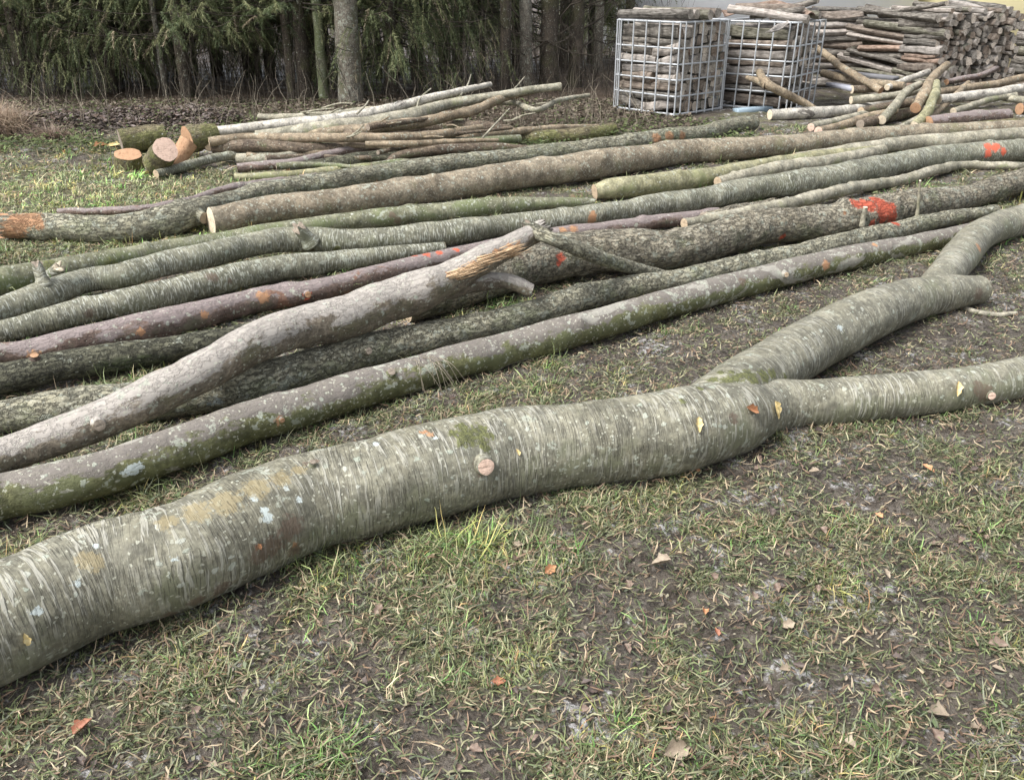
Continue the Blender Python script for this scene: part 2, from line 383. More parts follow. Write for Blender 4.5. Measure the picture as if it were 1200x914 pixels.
def jag(V, S_end, T, amp, seed, k=6):
    """splinter the last rings of a tube"""
    n = V.shape[1]; th = np.arange(n)
    spike = np.abs(vn(np.stack([th * .9, th * 0 + seed, th * 0.], -1), seed)) * amp
    for i in range(1, k + 1):
        V[-i] += T[-1] * (spike * (k + 1 - i) / k)[:, None]
    return V
def make_log(name, pts, mat, off=0.0, ds=.012, n=48, seed=1, amp=.05, fine=.014, bend=.0, ends=('c', 'c'), cutm=None, parent=None, label=None, cat='log', group=None,
             knots=(), world=None, raycast=True, kidname=None):
    P, R = world if world is not None else px_path(pts, off)
    if parent is None and raycast:
        rk = random.Random(seed * 7 + 1); Ltot = sum(np.linalg.norm(np.array(P[i + 1]) - P[i]) for i in range(len(P) - 1)); rm = float(np.mean(R)); sx = 0.2
        knots = list(knots); amp *= 1.0; bend *= 1.1
        while sx < Ltot:
            knots.append((sx, rk.uniform(0, 2 * PI), rm * rk.uniform(.35, .8), rm * rk.uniform(.08, .28) * (.35 if seed == 3 else 1))); sx += rk.uniform(.25, .8)
    V, q, P, T, U, W, R, S = tube(P, R, ds, n, seed, amp, fine, knots, bend)
    if ends[1] == 'j': V = jag(V, S, T, R[-1] * 1.6, seed)
    if ends[0] == 'j':
        V = jag(V[::-1].copy(), S, -T[::-1], R[0] * 1.6, seed + 3)[::-1].copy()
    m = len(P); Vf = V.reshape(-1, 3); f = tube_faces(m, n)
    bk = q.reshape(-1, 3)
    z = np.zeros((len(Vf), 3), np.float32)
    base = P[0].copy() if parent is None else P[0].copy()
    base = P[len(P) // 2].copy(); base[2] = Vf[:, 2].min()
    o = mesh_np(name, Vf, f, np.full(len(f), 4), mat, parent, base, {'bk': bk, 'mark': z, 'mark2': z.copy()})
    if parent is None: tag(o, label, cat, group)
    cm = cutm or M_cut
    cms = cm if isinstance(cm, tuple) else (cm, cm)
    for e, ring_i, sg in ((ends[0], 0, -1), (ends[1], -1, 1)):
        if e in 'cj':
            cap('cut_end' if e == 'c' else 'broken_end', V[ring_i], T[ring_i], cms[0 if sg < 0 else 1], o, sg, seed, R[ring_i] * .8 if e == 'j' else R[ring_i] * .06)
        elif e == 'r':
            ALL = None
            cap('bark_end', V[ring_i], T[ring_i], mat, o, sg)
    if raycast: ALL_LOG.append(o)
    return o
MARKS = []       # (px, py, rpx, kind)
def mark_all(tr):
    acc = {}
    for (px, py, rp, kind) in MARKS:
        h = hit(tr, px, py)
        if h is None: continue
        loc, nr, dist, o = h
        acc.setdefault(o.name, (o, []))[1].append((np.array(loc), rp * dist / F, kind))
    ch = {'red': ('mark', 0), 'orange': ('mark', 1), 'moss': ('mark', 2), 'scar': ('mark2', 0), 'lichen': ('mark2', 1), 'stain': ('mark2', 2)}  # lichen channel also carries the sheen painted on the upper limb
    for o, lst in acc.values():
        me = o.data; nv = len(me.vertices); a = np.empty(nv * 3, np.float32); me.vertices.foreach_get('co', a); a = a.reshape(-1, 3) + world_loc(o)
        for nm in ('mark', 'mark2'):
            c = np.empty(nv * 4, np.float32); me.attributes[nm].data.foreach_get('color', c); c = c.reshape(-1, 4)
            for loc, r, kind in lst:
                k = ch[kind]
                if k[0] != nm: continue
                d = np.linalg.norm(a - loc, axis=1); c[:, k[1]] = np.maximum(c[:, k[1]], 1 - sst(r * .35, r * 1.35, d))
            me.attributes[nm].data.foreach_set('color', c.ravel())

# ------------------------------------------------------------------ the forked front trunk
A = make_log('forked_log', [(-170, 800, 76), (0, 731, 68), (110, 681, 65), (210, 650, 64), (300, 610, 61), (370, 585, 57), (430, 572, 57), (500, 553, 57), (600, 531, 52), (700, 519, 49), (780, 508, 50), (850, 493, 44), (900, 477, 32), (960, 472, 28), (1050, 464, 27), (1120, 456, 25), (1200, 442, 25), (1290, 420, 24), (1420, 395, 20)],
    M_cherry, off=-.015, ds=.011, n=130, seed=3, amp=.04, fine=.013, ends=('c', 'c'), label='big smooth grey-green forked trunk lying across the foreground', cat='forked log', group='felled logs in the field')
L1 = make_log('limb', [(800, 497, 34, .02), (850, 470, 38, .02), (900, 434, 34), (955, 402, 32), (1010, 374, 30), (1060, 354, 26), (1100, 345, 23), (1147, 340, 17)],
    M_cherry, off=0, ds=.012, n=90, seed=5, amp=.05, fine=.008, parent=A, ends=('n', 'c'), cutm=M_cutg)
L2 = make_log('side_branch', [(1085, 345, 18, .02), (1108, 322, 20, .02), (1126, 300, 20), (1145, 279, 19), (1172, 265, 18), (1205, 256, 18), (1260, 238, 16), (1340, 220, 14)],
    M_cherry, off=.0, ds=.014, n=60, seed=6, amp=.05, fine=.008, parent=L1, ends=('n', 'c'))
G = 'felled logs in the field'
B = make_log('log', [(-90, 612, 29), (0, 584, 27), (100, 562, 26), (200, 528, 25), (300, 495, 25), (400, 463, 23), (500, 434, 21), (600, 406, 19.5), (700, 379, 19), (800, 351, 17), (900, 326, 15.5), (1000, 301, 14), (1080, 284, 12), (1150, 268, 9), (1195, 259, 7)],
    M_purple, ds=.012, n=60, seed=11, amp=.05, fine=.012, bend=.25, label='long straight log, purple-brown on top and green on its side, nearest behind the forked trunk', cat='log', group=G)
Cc = make_log('log', [(-80, 500, 20), (0, 487, 20), (100, 474, 23), (200, 466, 24), (300, 450, 23), (400, 420, 21), (500, 396, 18), (600, 372, 17), (700, 345, 15), (800, 327, 13), (900, 306, 13), (1000, 283, 12), (1080, 263, 10), (1165, 248, 7)],
    M_fiss, ds=.012, n=60, seed=13, amp=.07, fine=.03, bend=.3, label='long lichen-covered grey-green log running beneath the broken log', cat='log', group=G)
D = make_log('broken_log', [(-80, 570, 19, .10), (0, 536, 21, .08), (100, 500, 23, .10), (200, 455, 25, .14), (250, 430, 25, .16), (300, 404, 24, .18), (350, 383, 24, .18), (400, 371, 25, .16), (450, 352, 25, .17), (490, 339, 25, .19), (525, 325, 20, .23), (560, 306, 17, .29), (600, 287, 13.5, .34), (628, 273, 12, .37)],
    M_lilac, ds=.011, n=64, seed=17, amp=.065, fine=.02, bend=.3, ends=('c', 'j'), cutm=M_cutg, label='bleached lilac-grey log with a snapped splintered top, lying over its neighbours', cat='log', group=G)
make_log('hanging_branch', [(622, 270, 9, .40), (650, 281, 8.5, .38), (690, 297, 9, .28), (730, 311, 8, .15), (775, 321, 5, .05)], M_fiss, ds=.012, n=32, seed=18, amp=.12, fine=.03, parent=D, ends=('j', 'j'), cutm=M_cutg)
make_log('side_branch', [(478, 345, 22, .17), (520, 336, 17, .18), (560, 331, 11, .2), (595, 330, 8.5, .2), (622, 341, 8, .15)], M_lilac, ds=.011, n=36, seed=19, amp=.1, fine=.02, parent=D, ends=('n', 'c'), cutm=M_cutp)
E = make_log('log', [(470, 352, 24), (545, 330, 27), (640, 306, 27), (700, 299, 25), (800, 289, 22), (870, 273, 21), (900, 268, 20), (1000, 254, 20), (1080, 240, 18), (1150, 227, 14), (1200, 215, 14), (1300, 197, 12), (1400, 180, 9)],
    M_rough, ds=.012, n=60, seed=23, amp=.09, fine=.035, bend=.35, label='thick rough-barked log with a big red paint mark', cat='log', group=G)
make_log('log', [(-90, 458, 20), (0, 447, 19), (100, 426, 18), (200, 410, 15), (280, 394, 13), (380, 370, 11), (450, 352, 9)], M_fissd, ds=.014, n=44, seed=29, amp=.1, fine=.03, bend=.3,
    label='dark furrowed log lying under the left half of the broken log', cat='log', group=G)
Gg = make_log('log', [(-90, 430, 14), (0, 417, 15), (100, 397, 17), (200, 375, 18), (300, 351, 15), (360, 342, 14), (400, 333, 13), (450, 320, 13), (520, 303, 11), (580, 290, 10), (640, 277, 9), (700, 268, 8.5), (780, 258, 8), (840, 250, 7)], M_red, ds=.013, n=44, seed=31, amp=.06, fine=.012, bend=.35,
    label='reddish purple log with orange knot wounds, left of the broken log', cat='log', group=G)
make_log('pole', [(800, 262, 6, .05), (890, 243, 7.5, .07), (955, 231, 7.5, .05), (1025, 217, 6.5), (1095, 203, 6), (1130, 195, 5), (1200, 195, 4.5), (1290, 190, 4)], M_pale, ds=.015, n=28, seed=32, amp=.12, fine=.03, bend=.8,
    label='thin crooked pale grey pole between the red-marked log and the ringed log', cat='pole', group='thin poles among the logs')
make_log('log_piece', [(832, 258, 10), (865, 252, 12), (903, 243, 10)], M_rough, ds=.012, n=36, seed=33, amp=.15, fine=.04, ends=('j', 'j'), cutm=M_cutg,
    label='short stubby piece of rough log against the red-marked log', cat='log')
I_ = make_log('log', [(-90, 402, 11), (0, 388, 12.5), (100, 364, 15.5), (200, 341, 16.5), (300, 320, 15.5), (350, 312, 14.5), (400, 306, 12), (450, 300, 10), (520, 292, 8)], M_cherry2, ds=.012, n=50, seed=37, amp=.06, fine=.01, bend=.3,
    label='ringed grey-green log with two knot scars beside the reddish log', cat='log', group=G)
J = make_log('log', [(-90, 392, 14, .03), (0, 361, 15, .03), (50, 346, 17, .03), (100, 329, 15, .03), (150, 321, 14.5, .04), (200, 308, 14.5, .05), (250, 298, 14.5, .05), (300, 287, 14, .05), (350, 281, 14, .04), (400, 282, 13, .03), (450, 280, 14, .02), (500, 275, 14.5, .02), (550, 269, 14, .02), (600, 262, 12.5, .02), (660, 257, 12, .02), (720, 249, 12, .02), (780, 238, 13, .02), (850, 226, 13.5, .02), (900, 217, 14, .02), (1000, 203, 15), (1060, 192, 14), (1120, 182, 13), (1200, 176, 12.5), (1300, 163, 12), (1420, 145, 10)],
    M_cherry2, ds=.013, n=50, seed=41, amp=.06, fine=.01, bend=.3, label='very long ringed green-grey log with a small red mark near the right edge', cat='log', group=G)
make_log('log', [(-90, 352, 18), (0, 331, 17), (50, 320, 15), (100, 310, 13), (150, 301, 12), (200, 291, 11.5), (250, 283, 11), (300, 276, 11), (350, 268, 11), (400, 262, 11), (450, 256, 12), (500, 250, 11.5), (550, 245, 11), (600, 241, 9.5), (650, 239, 7), (690, 238, 5)],
    M_smoothgreen, ds=.013, n=44, seed=43, amp=.06, fine=.012, bend=.3, ends=('c', 'j'), label='smooth olive log half hidden behind the long ringed log', cat='log', group=G)
Mm = make_log('log', [(249, 258, 16), (300, 250, 16.5), (400, 237, 16), (500, 221, 16.5), (600, 207, 16.5), (700, 193, 16.5), (800, 180, 14), (850, 177, 13), (900, 173, 12), (1000, 162, 11), (1080, 156, 10), (1200, 149, 9), (1320, 141, 8)],
    M_brown, ds=.014, n=48, seed=47, amp=.05, fine=.012, bend=.25, cutm=(M_cutp, M_cut), label='thick speckled brown log with a pale cut end facing left', cat='log', group=G)
Nn = make_log('log', [(14, 266, 14), (60, 265, 15), (100, 267, 15.5), (150, 266, 15.5), (200, 259, 17), (240, 248, 15), (300, 229, 13), (350, 219, 12), (400, 212, 12), (500, 196, 11), (600, 184, 10), (700, 173, 10), (760, 165, 10), (816, 156, 9.5), (884, 143, 8)],
    M_fiss, ds=.014, n=44, seed=53, amp=.09, fine=.03, bend=.35, ends=('j', 'c'), cutm=(M_cuto, M_cutp), label='furrowed grey log with an orange peeled left end', cat='log', group=G)
make_log('pole', [(70, 250, 4, .02), (150, 247, 5, .03), (210, 240, 5.5, .03), (260, 226, 6, .02), (310, 215, 6, .02), (370, 206, 5, .02)], M_red, ds=.015, n=24, seed=54, amp=.15, fine=.04, bend=.8,
    label='thin reddish pole behind the orange-ended furrowed log', cat='pole', group='thin poles among the logs')
make_log('log', [(697, 226, 9), (720, 221, 12), (780, 214, 12.5), (850, 203, 10.5), (900, 193, 9), (960, 185, 8), (1020, 178, 6)], M_yell, ds=.014, n=36, seed=57, amp=.08, fine=.02, bend=.3, ends=('c', 'j'), cutm=(M_cut, M_cutg),
    label='yellow-green log with a cut end between the brown and ringed logs', cat='log', group=G)
make_log('log', [(840, 214, 6, .02), (880, 205, 8, .02), (930, 196, 9, .02), (985, 187, 8.5, .02), (1034, 177, 7, .02)], M_pale, ds=.014, n=32, seed=58, amp=.08, fine=.02, bend=.4,
    label='short bleached limb lying on the yellow-green log', cat='log', group=G)
make_log('log', [(930, 186, 6), (1000, 176, 8), (1070, 167, 8.5), (1130, 164, 9), (1200, 158, 9), (1320, 148, 8)], M_pale, ds=.014, n=32, seed=59, amp=.06, fine=.015, bend=.3, label='pale smooth log at the right edge just behind the ringed log', cat='log', group=G)

# stubs and forks on logs
def stub(parent, px, py, dirpx, rpx, lpx, mat, cm, z0, seed, end='c'):
    p, t = at(px, py, z0); d = np.array([dirpx[0], dirpx[2], dirpx[1]], float); d /= np.linalg.norm(d)   # dirpx: right, up, away
    r = rpx * t / F; L = lpx * t / F
    o = make_log('branch_stub', None, mat, ds=.01, n=24, seed=seed, amp=.1, fine=.03, ends=('n', end), cutm=cm, parent=parent, world=([p - d * r * 1.2, p + d * L * .5, p + d * L], [r * 1.35, r * 1.05, r]), raycast=False)
    return o
# ------------------------------------------------------------------ pile of poles at mid left
GP = 'poles heaped by the forest edge'
def pole(pts, mat, label, seed, ends=('c', 'c'), cm=None, group=GP, bend=.6, n=20, ds=.02, amp=.1, name='pole', cat='pole'):
    return make_log(name, pts, mat, ds=ds, n=n, seed=seed, amp=amp, fine=.02, bend=bend, ends=ends, cutm=cm, label=label, cat=cat, group=group, raycast=False)
pole([(255, 153, 5.5, .12), (310, 149, 6, .14), (370, 143, 7, .18), (430, 133, 7, .24), (480, 121, 5.5, .32), (530, 109, 4, .4), (574, 99, 3, .45)], M_birch, 'white-barked pole rising from the back of the left heap', 101, cm=M_cutp)
pole([(300, 160, 6, .1), (400, 149, 9.5, .14), (470, 137, 9, .2), (530, 120, 6, .3), (600, 108, 4.5, .4), (657, 101, 4.5, .44)], M_pale, 'long pale pole whose knobbed tip reaches highest right', 102, cm=M_cutp)
pole([(340, 160, 5, .1), (420, 152, 6.5, .16), (490, 144, 6.5, .2), (550, 131, 5.5, .26), (600, 113, 4.5, .34), (625, 107, 3.5, .38)], M_tan, 'curved grey-tan pole crossing the middle of the left heap', 103)
pole([(560, 121, 3, .3), (600, 120, 3.5, .28), (628, 129, 3.5, .24), (655, 118, 3, .28), (690, 112, 2.2, .3)], M_pale, 'thin crooked branch with a bend beyond the heap', 104, bend=.3, n=12)
pole([(302, 138, 3.5, .1), (350, 137, 4, .14), (415, 130, 3.5, .2), (450, 126, 2.5, .24)], M_pale, 'thin light branch along the very back of the heap', 105, bend=.8, n=12)
pole([(246, 167, 5.5, .16), (300, 161, 5.5, .18), (348, 161, 5.5, .2), (420, 162, 5.5, .2), (502, 159, 5.5, .18), (563, 150, 4, .18)], M_tan, 'smooth tan pole on top of the left heap', 106)
pole([(253, 174, 7, .08), (300, 172, 7.5, .1), (351, 175, 6.5, .1), (430, 172, 5, .1)], M_tand, 'rough knobbly brown pole below the tan one', 107, cm=M_cutp)
pole([(279, 184, 6.5, .02), (320, 184, 6.5, .02), (380, 178, 6, .04)], M_pale, 'pale pole with a round white cut end', 108, cm=M_cutp)
pole([(279, 197, 5.5, .03), (320, 193, 5.5, .05), (351, 189, 5.5, .06), (392, 179, 5.5, .08), (440, 172, 5, .1), (502, 174, 5, .1)], M_red, 'dark reddish crooked pole at the heap front', 109)
pole([(339, 199, 6.5, .0), (371, 195, 7, .0), (430, 188, 9.5, .0), (480, 183, 9, .0), (530, 180, 7, .0)], M_fissd, 'dark mossy log with a red stained end under the heap', 110, cm=M_cuto, name='log', cat='log')
pole([(184, 203, 5, .02), (225, 193, 5.5, .02), (263, 183, 5.5, .04), (330, 176, 5, .04)], M_cherry2, 'ringed green pole poking out leftmost toward the cut blocks', 111)
pole([(447, 199, 4.5, .0), (458, 190, 5, .06), (470, 182, 5, .1), (517, 175, 6, .12), (570, 173, 5.5, .12), (617, 174, 3.5, .1)], M_tand, 'snapped dark limb with pale bent tip in front of the heap', 112, ends=('c', 'j'), bend=.3, cm=(M_cutp, M_cutg))
pole([(560, 161, 6, .0), (640, 160, 8, .0), (690, 157, 8.5, .0), (716, 153, 7.5, .0)], M_moss, 'mossy green log behind the heap right of the poles', 113, name='log', cat='log')
pole([(500, 168, 5, .08), (581, 156, 4.5, .1), (633, 151, 4, .1), (700, 148, 3, .06)], M_tan, 'thin pole over the mossy green log', 114)
pole([(430, 165, 7, .06), (500, 150, 7.5, .1), (560, 148, 6.5, .12), (600, 152, 4.5, .1)], M_tand, 'short dark pole buried in the middle of the heap', 115)
pole([(380, 168, 6, .06), (450, 166, 7, .08), (540, 166, 6, .08), (610, 163, 5, .06)], M_smoothgreen, 'olive pole at the centre of the heap', 116)
pole([(300, 150, 5, .05), (380, 152, 6.5, .06), (470, 150, 7, .08), (540, 143, 6, .1)], M_smoothgreen, 'olive pole behind the tan pole', 117)
pole([(275, 208, 4, .0), (340, 205, 5, .0), (430, 195, 5.5, .0), (520, 187, 5, .0), (620, 180, 4, .0)], M_yell, 'thin yellow-green pole lying lowest before the heap', 118)
for k, pts in enumerate([[(488, 130, 1.2, .3), (492, 116, 1, .4), (505, 104, .8, .48)], [(540, 112, 1.2, .4), (548, 100, 1, .48), (552, 88, .7, .55)], [(418, 134, 1.4, .3), (428, 124, 1.1, .38), (432, 118, .8, .42)], [(380, 140, 1.3, .2), (392, 130, 1, .3), (402, 127, .7, .32)]]):
    pole(pts, M_pale, ['thin upright twig with a bent tip on the pale poles', 'thin twig above the raised pole tip', 'short curved twig over the white pole', 'small twig at the left back of the heap'][k], 120 + k, ends=('r', 'r'), n=8, bend=.2, name='twig', cat='twig', group='twigs on the heap')

rz = random.Random(21)
for k in range(16):
    x = rz.uniform(285, 470); y = rz.uniform(150, 196); L = rz.uniform(80, 190); a = rz.uniform(-.16, .05); h_ = max(0, (196 - y) / 46 * .22 + rz.uniform(-.03, .04))
    pole([(x + L * t, y + L * a * t + rz.uniform(-2.5, 2.5), rz.uniform(2.4, 4.6) * (1 - .4 * t), h_ + .03) for t in (0, .3, .6, 1)], rz.choice([M_pale, M_tan, M_tand, M_smoothgreen, M_fissd]), 'thin grey-brown pole lost in the tangle of the left heap', 140 + k, cm=M_cutg, n=14)
for k in range(16):
    x = rz.uniform(330, 620); y = rz.uniform(118, 165); L = rz.uniform(12, 40); u_ = rz.uniform(-1.1, .2)
    pole([(x, y, 1.3, .2), (x + L * .5, y + u_ * L * .5 + rz.uniform(-3, 3), 1.0, .3), (x + L, y + u_ * L, .7, .38)], rz.choice([M_pale, M_tan]), 'short stray twig poking out of the left heap', 160 + k, ends=('r', 'r'), n=6, name='twig', cat='twig', group='stray twigs of the left heap')
# ------------------------------------------------------------------ pile of poles at right
GR = 'loose poles tipped before the wood stack'
R_ = [
 ([(903, 136, 6), (950, 133, 6.5), (1005, 128, 6.5), (1040, 121, 6.5), (1075, 113, 5.5, .08)], M_birch, 'white birch pole with a round pale end next to the cages', M_cutp),
 ([(951, 149, 5), (985, 141, 5), (1016, 133, 4.5), (1040, 128, 4, .03)], M_pale, 'upper one of two pinkish poles pointing at the grass', M_cutpink),
 ([(958, 154, 5, .0), (990, 147, 5, .0), (1016, 137, 4.5, .05), (1050, 130, 4, .1)], M_tan, 'lower one of two pinkish poles pointing at the grass', M_cutpink),
 ([(1033, 141, 5.5, .02), (1048, 126, 5.5, .12), (1061, 110, 5, .24), (1078, 99, 4.5, .32)], M_pale, 'pale pole leaning steeply left of the brown one', M_cutp),
 ([(1007, 146, 5.5, .0), (1037, 139, 6, .0), (1075, 132, 5, .0)], M_tand, 'short dark pole under the leaning pale pole', M_cutg),
 ([(1074, 127, 6, .12), (1083, 110, 6.5, .24), (1092, 93, 5.5, .36), (1109, 76, 4, .48)], M_tan, 'thick brown pole with an orange end standing on the heap', M_cuto),
 ([(1070, 148, 6, .0), (1087, 132, 6, .1), (1094, 115, 5.5, .22), (1097, 98, 4.5, .34)], M_yell, 'yellow-green pole leaning beside the brown one', M_cutp),
 ([(1046, 154, 3.5, .0), (1066, 144, 3.5, .05), (1090, 132, 3, .1)], M_pale, 'thin short pole at the foot of the heap', M_cutp),
 ([(998, 105, 4.5, .2), (1033, 104, 4.5, .2), (1070, 104, 4, .2)], M_tand, 'short brown pole with bright round end', M_cutp),
 ([(966, 87, 4.5, .3), (1011, 97, 4.5, .26), (1060, 101, 4, .26)], M_tan, 'tan pole sticking out left toward the cage', M_cutp),
 ([(958, 57, 3.5, .55), (975, 70, 4, .46), (994, 85, 4.2, .38), (1033, 107, 4.2, .2)], M_tan, 'tan pole slanting down from the cage rim', M_cuto),
 ([(997, 118, 4.5, .12), (1048, 113, 4.5, .16), (1113, 100, 4, .24)], M_pale, 'pale pole lying level through the heap', M_cutp),
 ([(1040, 103, 3.5, .24), (1059, 95, 3.5, .3), (1083, 86, 3.5, .36), (1107, 76, 2.5, .42)], M_birch, 'slim white pole reaching toward the end-grain wall', M_cutp),
 ([(1089, 140, 3.5, .0), (1103, 127, 3.5, .1), (1120, 112, 3.5, .2), (1135, 98, 3, .28)], M_tan, 'slim pole crossing the right part of the heap', M_cutp),
 ([(1094, 110, 4.5, .2), (1140, 103, 4.5, .22), (1200, 92, 4.5, .28), (1270, 76, 4, .34)], M_tan, 'upper long tan pole running out at the right edge', M_cut),
 ([(1100, 118, 5.5, .16), (1150, 112, 5.5, .18), (1200, 104, 5.5, .22), (1280, 92, 5, .26)], M_birch, 'long white pole running out at the right edge', M_cutp),
 ([(1118, 130, 4, .06), (1160, 117, 4, .14), (1190, 112, 3.5, .18)], M_pale, 'short pale pole below the long white pole', M_cutp),
 ([(1160, 112, 3.5, .16), (1200, 117, 4, .14), (1270, 122, 4, .1)], M_pale, 'thin pole sloping down past the right edge', M_cutp),
 ([(1088, 144, 8, .0), (1130, 140, 8.5, .0), (1180, 136, 8, .0)], M_red, 'thick reddish log at the foot of the heap', M_cuto),
 ([(1193, 128, 6.5, .08), (1230, 126, 6.5, .08), (1290, 120, 6, .08)], M_tand, 'brown log with an orange cut end at the right edge', M_cuto),
 ([(1010, 131, 5, .02), (1060, 122, 5, .06), (1120, 116, 5, .1), (1180, 110, 4, .12)], M_tand, 'brown pole hidden beneath the heap', M_cut),
 ([(1110, 96, 3.5, .3), (1150, 88, 3.5, .34), (1168, 80, 3, .38)], M_red, 'thin reddish pole before the end-grain wall', M_cuto),
 ([(1120, 152, 4.5, .0), (1160, 146, 5, .0), (1210, 143, 5, .0)], M_moss, 'mossy pole lying in the grass at the right edge', M_cut),
]
for k, (pts, m, lb, cm) in enumerate(R_): pole(pts, m, lb, 200 + k, cm=cm, group=GR, bend=.45)
# forked branch leaning on the second cage
yb = make_log('forked_branch', [(889, 84, 4, .42), (897, 97, 5.5, .34), (915, 108, 5, .24), (935, 118, 4.5, .13), (953, 127, 4, .04)], M_tan, ds=.015, n=20, seed=240, amp=.12, fine=.02, bend=.3, cutm=M_cut, label='forked tan branch leaning on the front of the right cage', cat='branch', raycast=False)
make_log('side_branch', [(899, 101, 4.5, .32), (887, 95, 3.5, .36), (875, 91, 2.5, .4)], M_tan, ds=.015, n=16, seed=241, parent=yb, ends=('n', 'c'), cutm=M_cut, raycast=False)

# ------------------------------------------------------------------ cut blocks at left
def block(c_px, r_px, length_px, dirv, mat, cm, label, seed, z=None, name='cut_block', cat='wood block'):
    p, t = at(c_px[0], c_px[1], 0); r = r_px * t / F; L = length_px * t / F
    d = np.array(dirv, float); d /= np.linalg.norm(d)
    L = L; zc = r * math.sqrt(max(0, 1 - d[2] ** 2)) + abs(d[2]) * L / 2 if z is None else z
    p, t = at(c_px[0], c_px[1], zc)
    return make_log(name, None, mat, ds=.012, n=36, seed=seed, amp=.2, fine=.06, ends=('c', 'c'), cutm=cm, label=label, cat=cat, group='sawn blocks left of the pole heap', world=([p - d * L / 2, p, p + d * L / 2], [r * 1.02, r, r * .98]), raycast=False)
block((151, 188), 13, 15, (.12, -.22, .8), M_moss, (M_cut, M_cuto), 'squat mossy block with a bright orange sawn top, lowest of the blocks', 301)
block((188, 184), 12.5, 34, (.55, -.5, .5), M_moss, M_cutpink, 'mossy round block with a pinkish sawn face tilted up', 302)
block((236, 160), 12, 30, (.85, .75, .1), M_moss, M_cuto, 'mossy block with an orange sawn face, highest of the blocks', 303, z=.2)
block((168, 163), 13, 46, (.9, .5, .1), M_moss, M_cutg, 'dark green mossy block lying behind the pink-faced one', 304)
block((212, 180), 9, 30, (.5, .5, .7), M_cuto, M_cutpink, 'orange split wedge between the pink face and the poles', 305)
block((246, 171), 5, 8, (.3, -1, .1), M_tan, M_cut, 'small round log end below the orange-faced block', 306, z=.12)

# ------------------------------------------------------------------ apply the marks, stubs on raycast logs
TR = bvh(ALL_LOG)
def mk(kind, *pts):
    for p in pts: MARKS.append((p[0], p[1], p[2], kind))
mk('red', (1022, 241, 9), (1033, 249, 9), (1010, 239, 7), (1046, 242, 6), (1003, 238, 8), (1015, 240, 9), (1025, 234, 8), (1033, 240, 10), (1042, 246, 10), (1046, 255, 9), (1035, 258, 7), (1022, 263, 6), (1050, 262, 5), (1012, 236, 6))
mk('red', (1158, 172, 5), (1158, 180, 5), (1166, 173, 5), (1176, 178, 4), (1169, 171, 4))
mk('red', (917, 278, 5), (657, 302, 6), (655, 308, 5), (360, 347, 5.5), (500, 298, 6), (515, 296, 5), (485, 300, 4), (535, 293, 4))
mk('orange', (327, 493, 6), (308, 348, 9), (320, 331, 8), (40, 427, 0), (165, 389, 6), (240, 369, 6), (40, 417, 7), (694, 258, 7), (660, 270, 6), (672, 269, 6), (968, 311, 7), (20, 262, 16), (35, 255, 14), (14, 275, 14), (4, 262, 16), (45, 262, 8), (114, 497, 7), (770, 163, 8), (785, 161, 8), (800, 159, 6), (990, 250, 3), (695, 252, 6), (1025, 287, 4))
mk('orange', (598, 292, 8), (583, 297, 7), (608, 289, 6), (545, 318, 7), (555, 312, 7), (570, 305, 7), (535, 323, 6), (525, 321, 4), (345, 639, 5), (303, 642, 4), (1147, 290, 6), (505, 510, 5), (497, 506, 5))
mk('moss', (548, 512, 16), (560, 505, 14), (540, 500, 10), (565, 518, 8), (880, 441, 14), (895, 440, 12), (860, 444, 10), (868, 440, 8), (835, 445, 8), (60, 310, 10), (130, 310, 8), (395, 292, 5), (520, 350, 0), (820, 455, 6))
mk('moss', (905, 438, 9), (850, 447, 9), (845, 436, 7), (570, 525, 7), (540, 520, 6), (530, 508, 7), (575, 510, 6), (800, 470, 5), (858, 436, 7), (920, 441, 6))
mk('scar', (340, 618, 18), (320, 640, 16), (305, 650, 16), (345, 645, 12), (370, 540, 5), (360, 543, 5), (610, 300, 5), (560, 545, 8), (1155, 462, 12), (1147, 455, 10), (250, 325, 7), (245, 324, 6), (270, 330, 4), (105, 368, 6), (362, 292, 7), (466, 258, 6), (460, 252, 5), (870, 330, 6), (1147, 345, 8), (565, 555, 8), (860, 490, 8), (200, 720, 10), (260, 690, 14), (230, 705, 12))
mk('lichen', (155, 550, 8), (162, 546, 6), (148, 553, 5), (313, 606, 7), (310, 598, 6), (298, 584, 6), (350, 586, 5), (336, 571, 4), (185, 617, 5), (178, 493, 4), (186, 492, 5), (255, 470, 5), (245, 474, 4), (205, 655, 3), (112, 640, 4), (45, 715, 6), (90, 683, 5), (440, 520, 5), (510, 513, 4), (985, 385, 5))  # last spot, on the upper limb, paints a sunlight sheen; the rest are lichen
mk('stain', (230, 600, 18), (265, 588, 20), (300, 572, 18), (330, 560, 14), (195, 612, 14), (350, 550, 10), (110, 660, 12), (100, 655, 12))
mark_all(TR)

def on(px, py):
    h = hit(TR, px, py); return (np.array(h[0]), np.array(h[1]), h[2]) if h else None
def knob(parent, px, py, rpx, lpx, mat, cm, seed, dirv=None, end='c'):
    h = on(px, py)
    if h is None: return
    p, nr, dist = h; d = np.array(dirv, float) if dirv is not None else nr; d = d / np.linalg.norm(d); r = rpx * dist / F; L = lpx * dist / F
    make_log('branch_stub', None, mat, ds=.008, n=24, seed=seed, amp=.12, fine=.03, ends=('n', end), cutm=cm, parent=parent, world=([p - d * r, p + d * L * .4, p + d * L], [r * 1.7, r * 1.15, r]), raycast=False)
knob(A, 566, 545, 10, 10, M_cherry, M_cutpink, 401, (.35, -.8, .25))
knob(A, 1160, 463, 4, 4, M_cherry, M_cutpink, 402, (0, -1, .2))
knob(J, 58, 325, 6, 13, M_cherry2, M_cutp, 403, (.6, -.1, .5), 'j')
knob(J, 50, 330, 5, 14, M_cherry2, M_cutg, 404, (-.2, .2, 1), 'j')
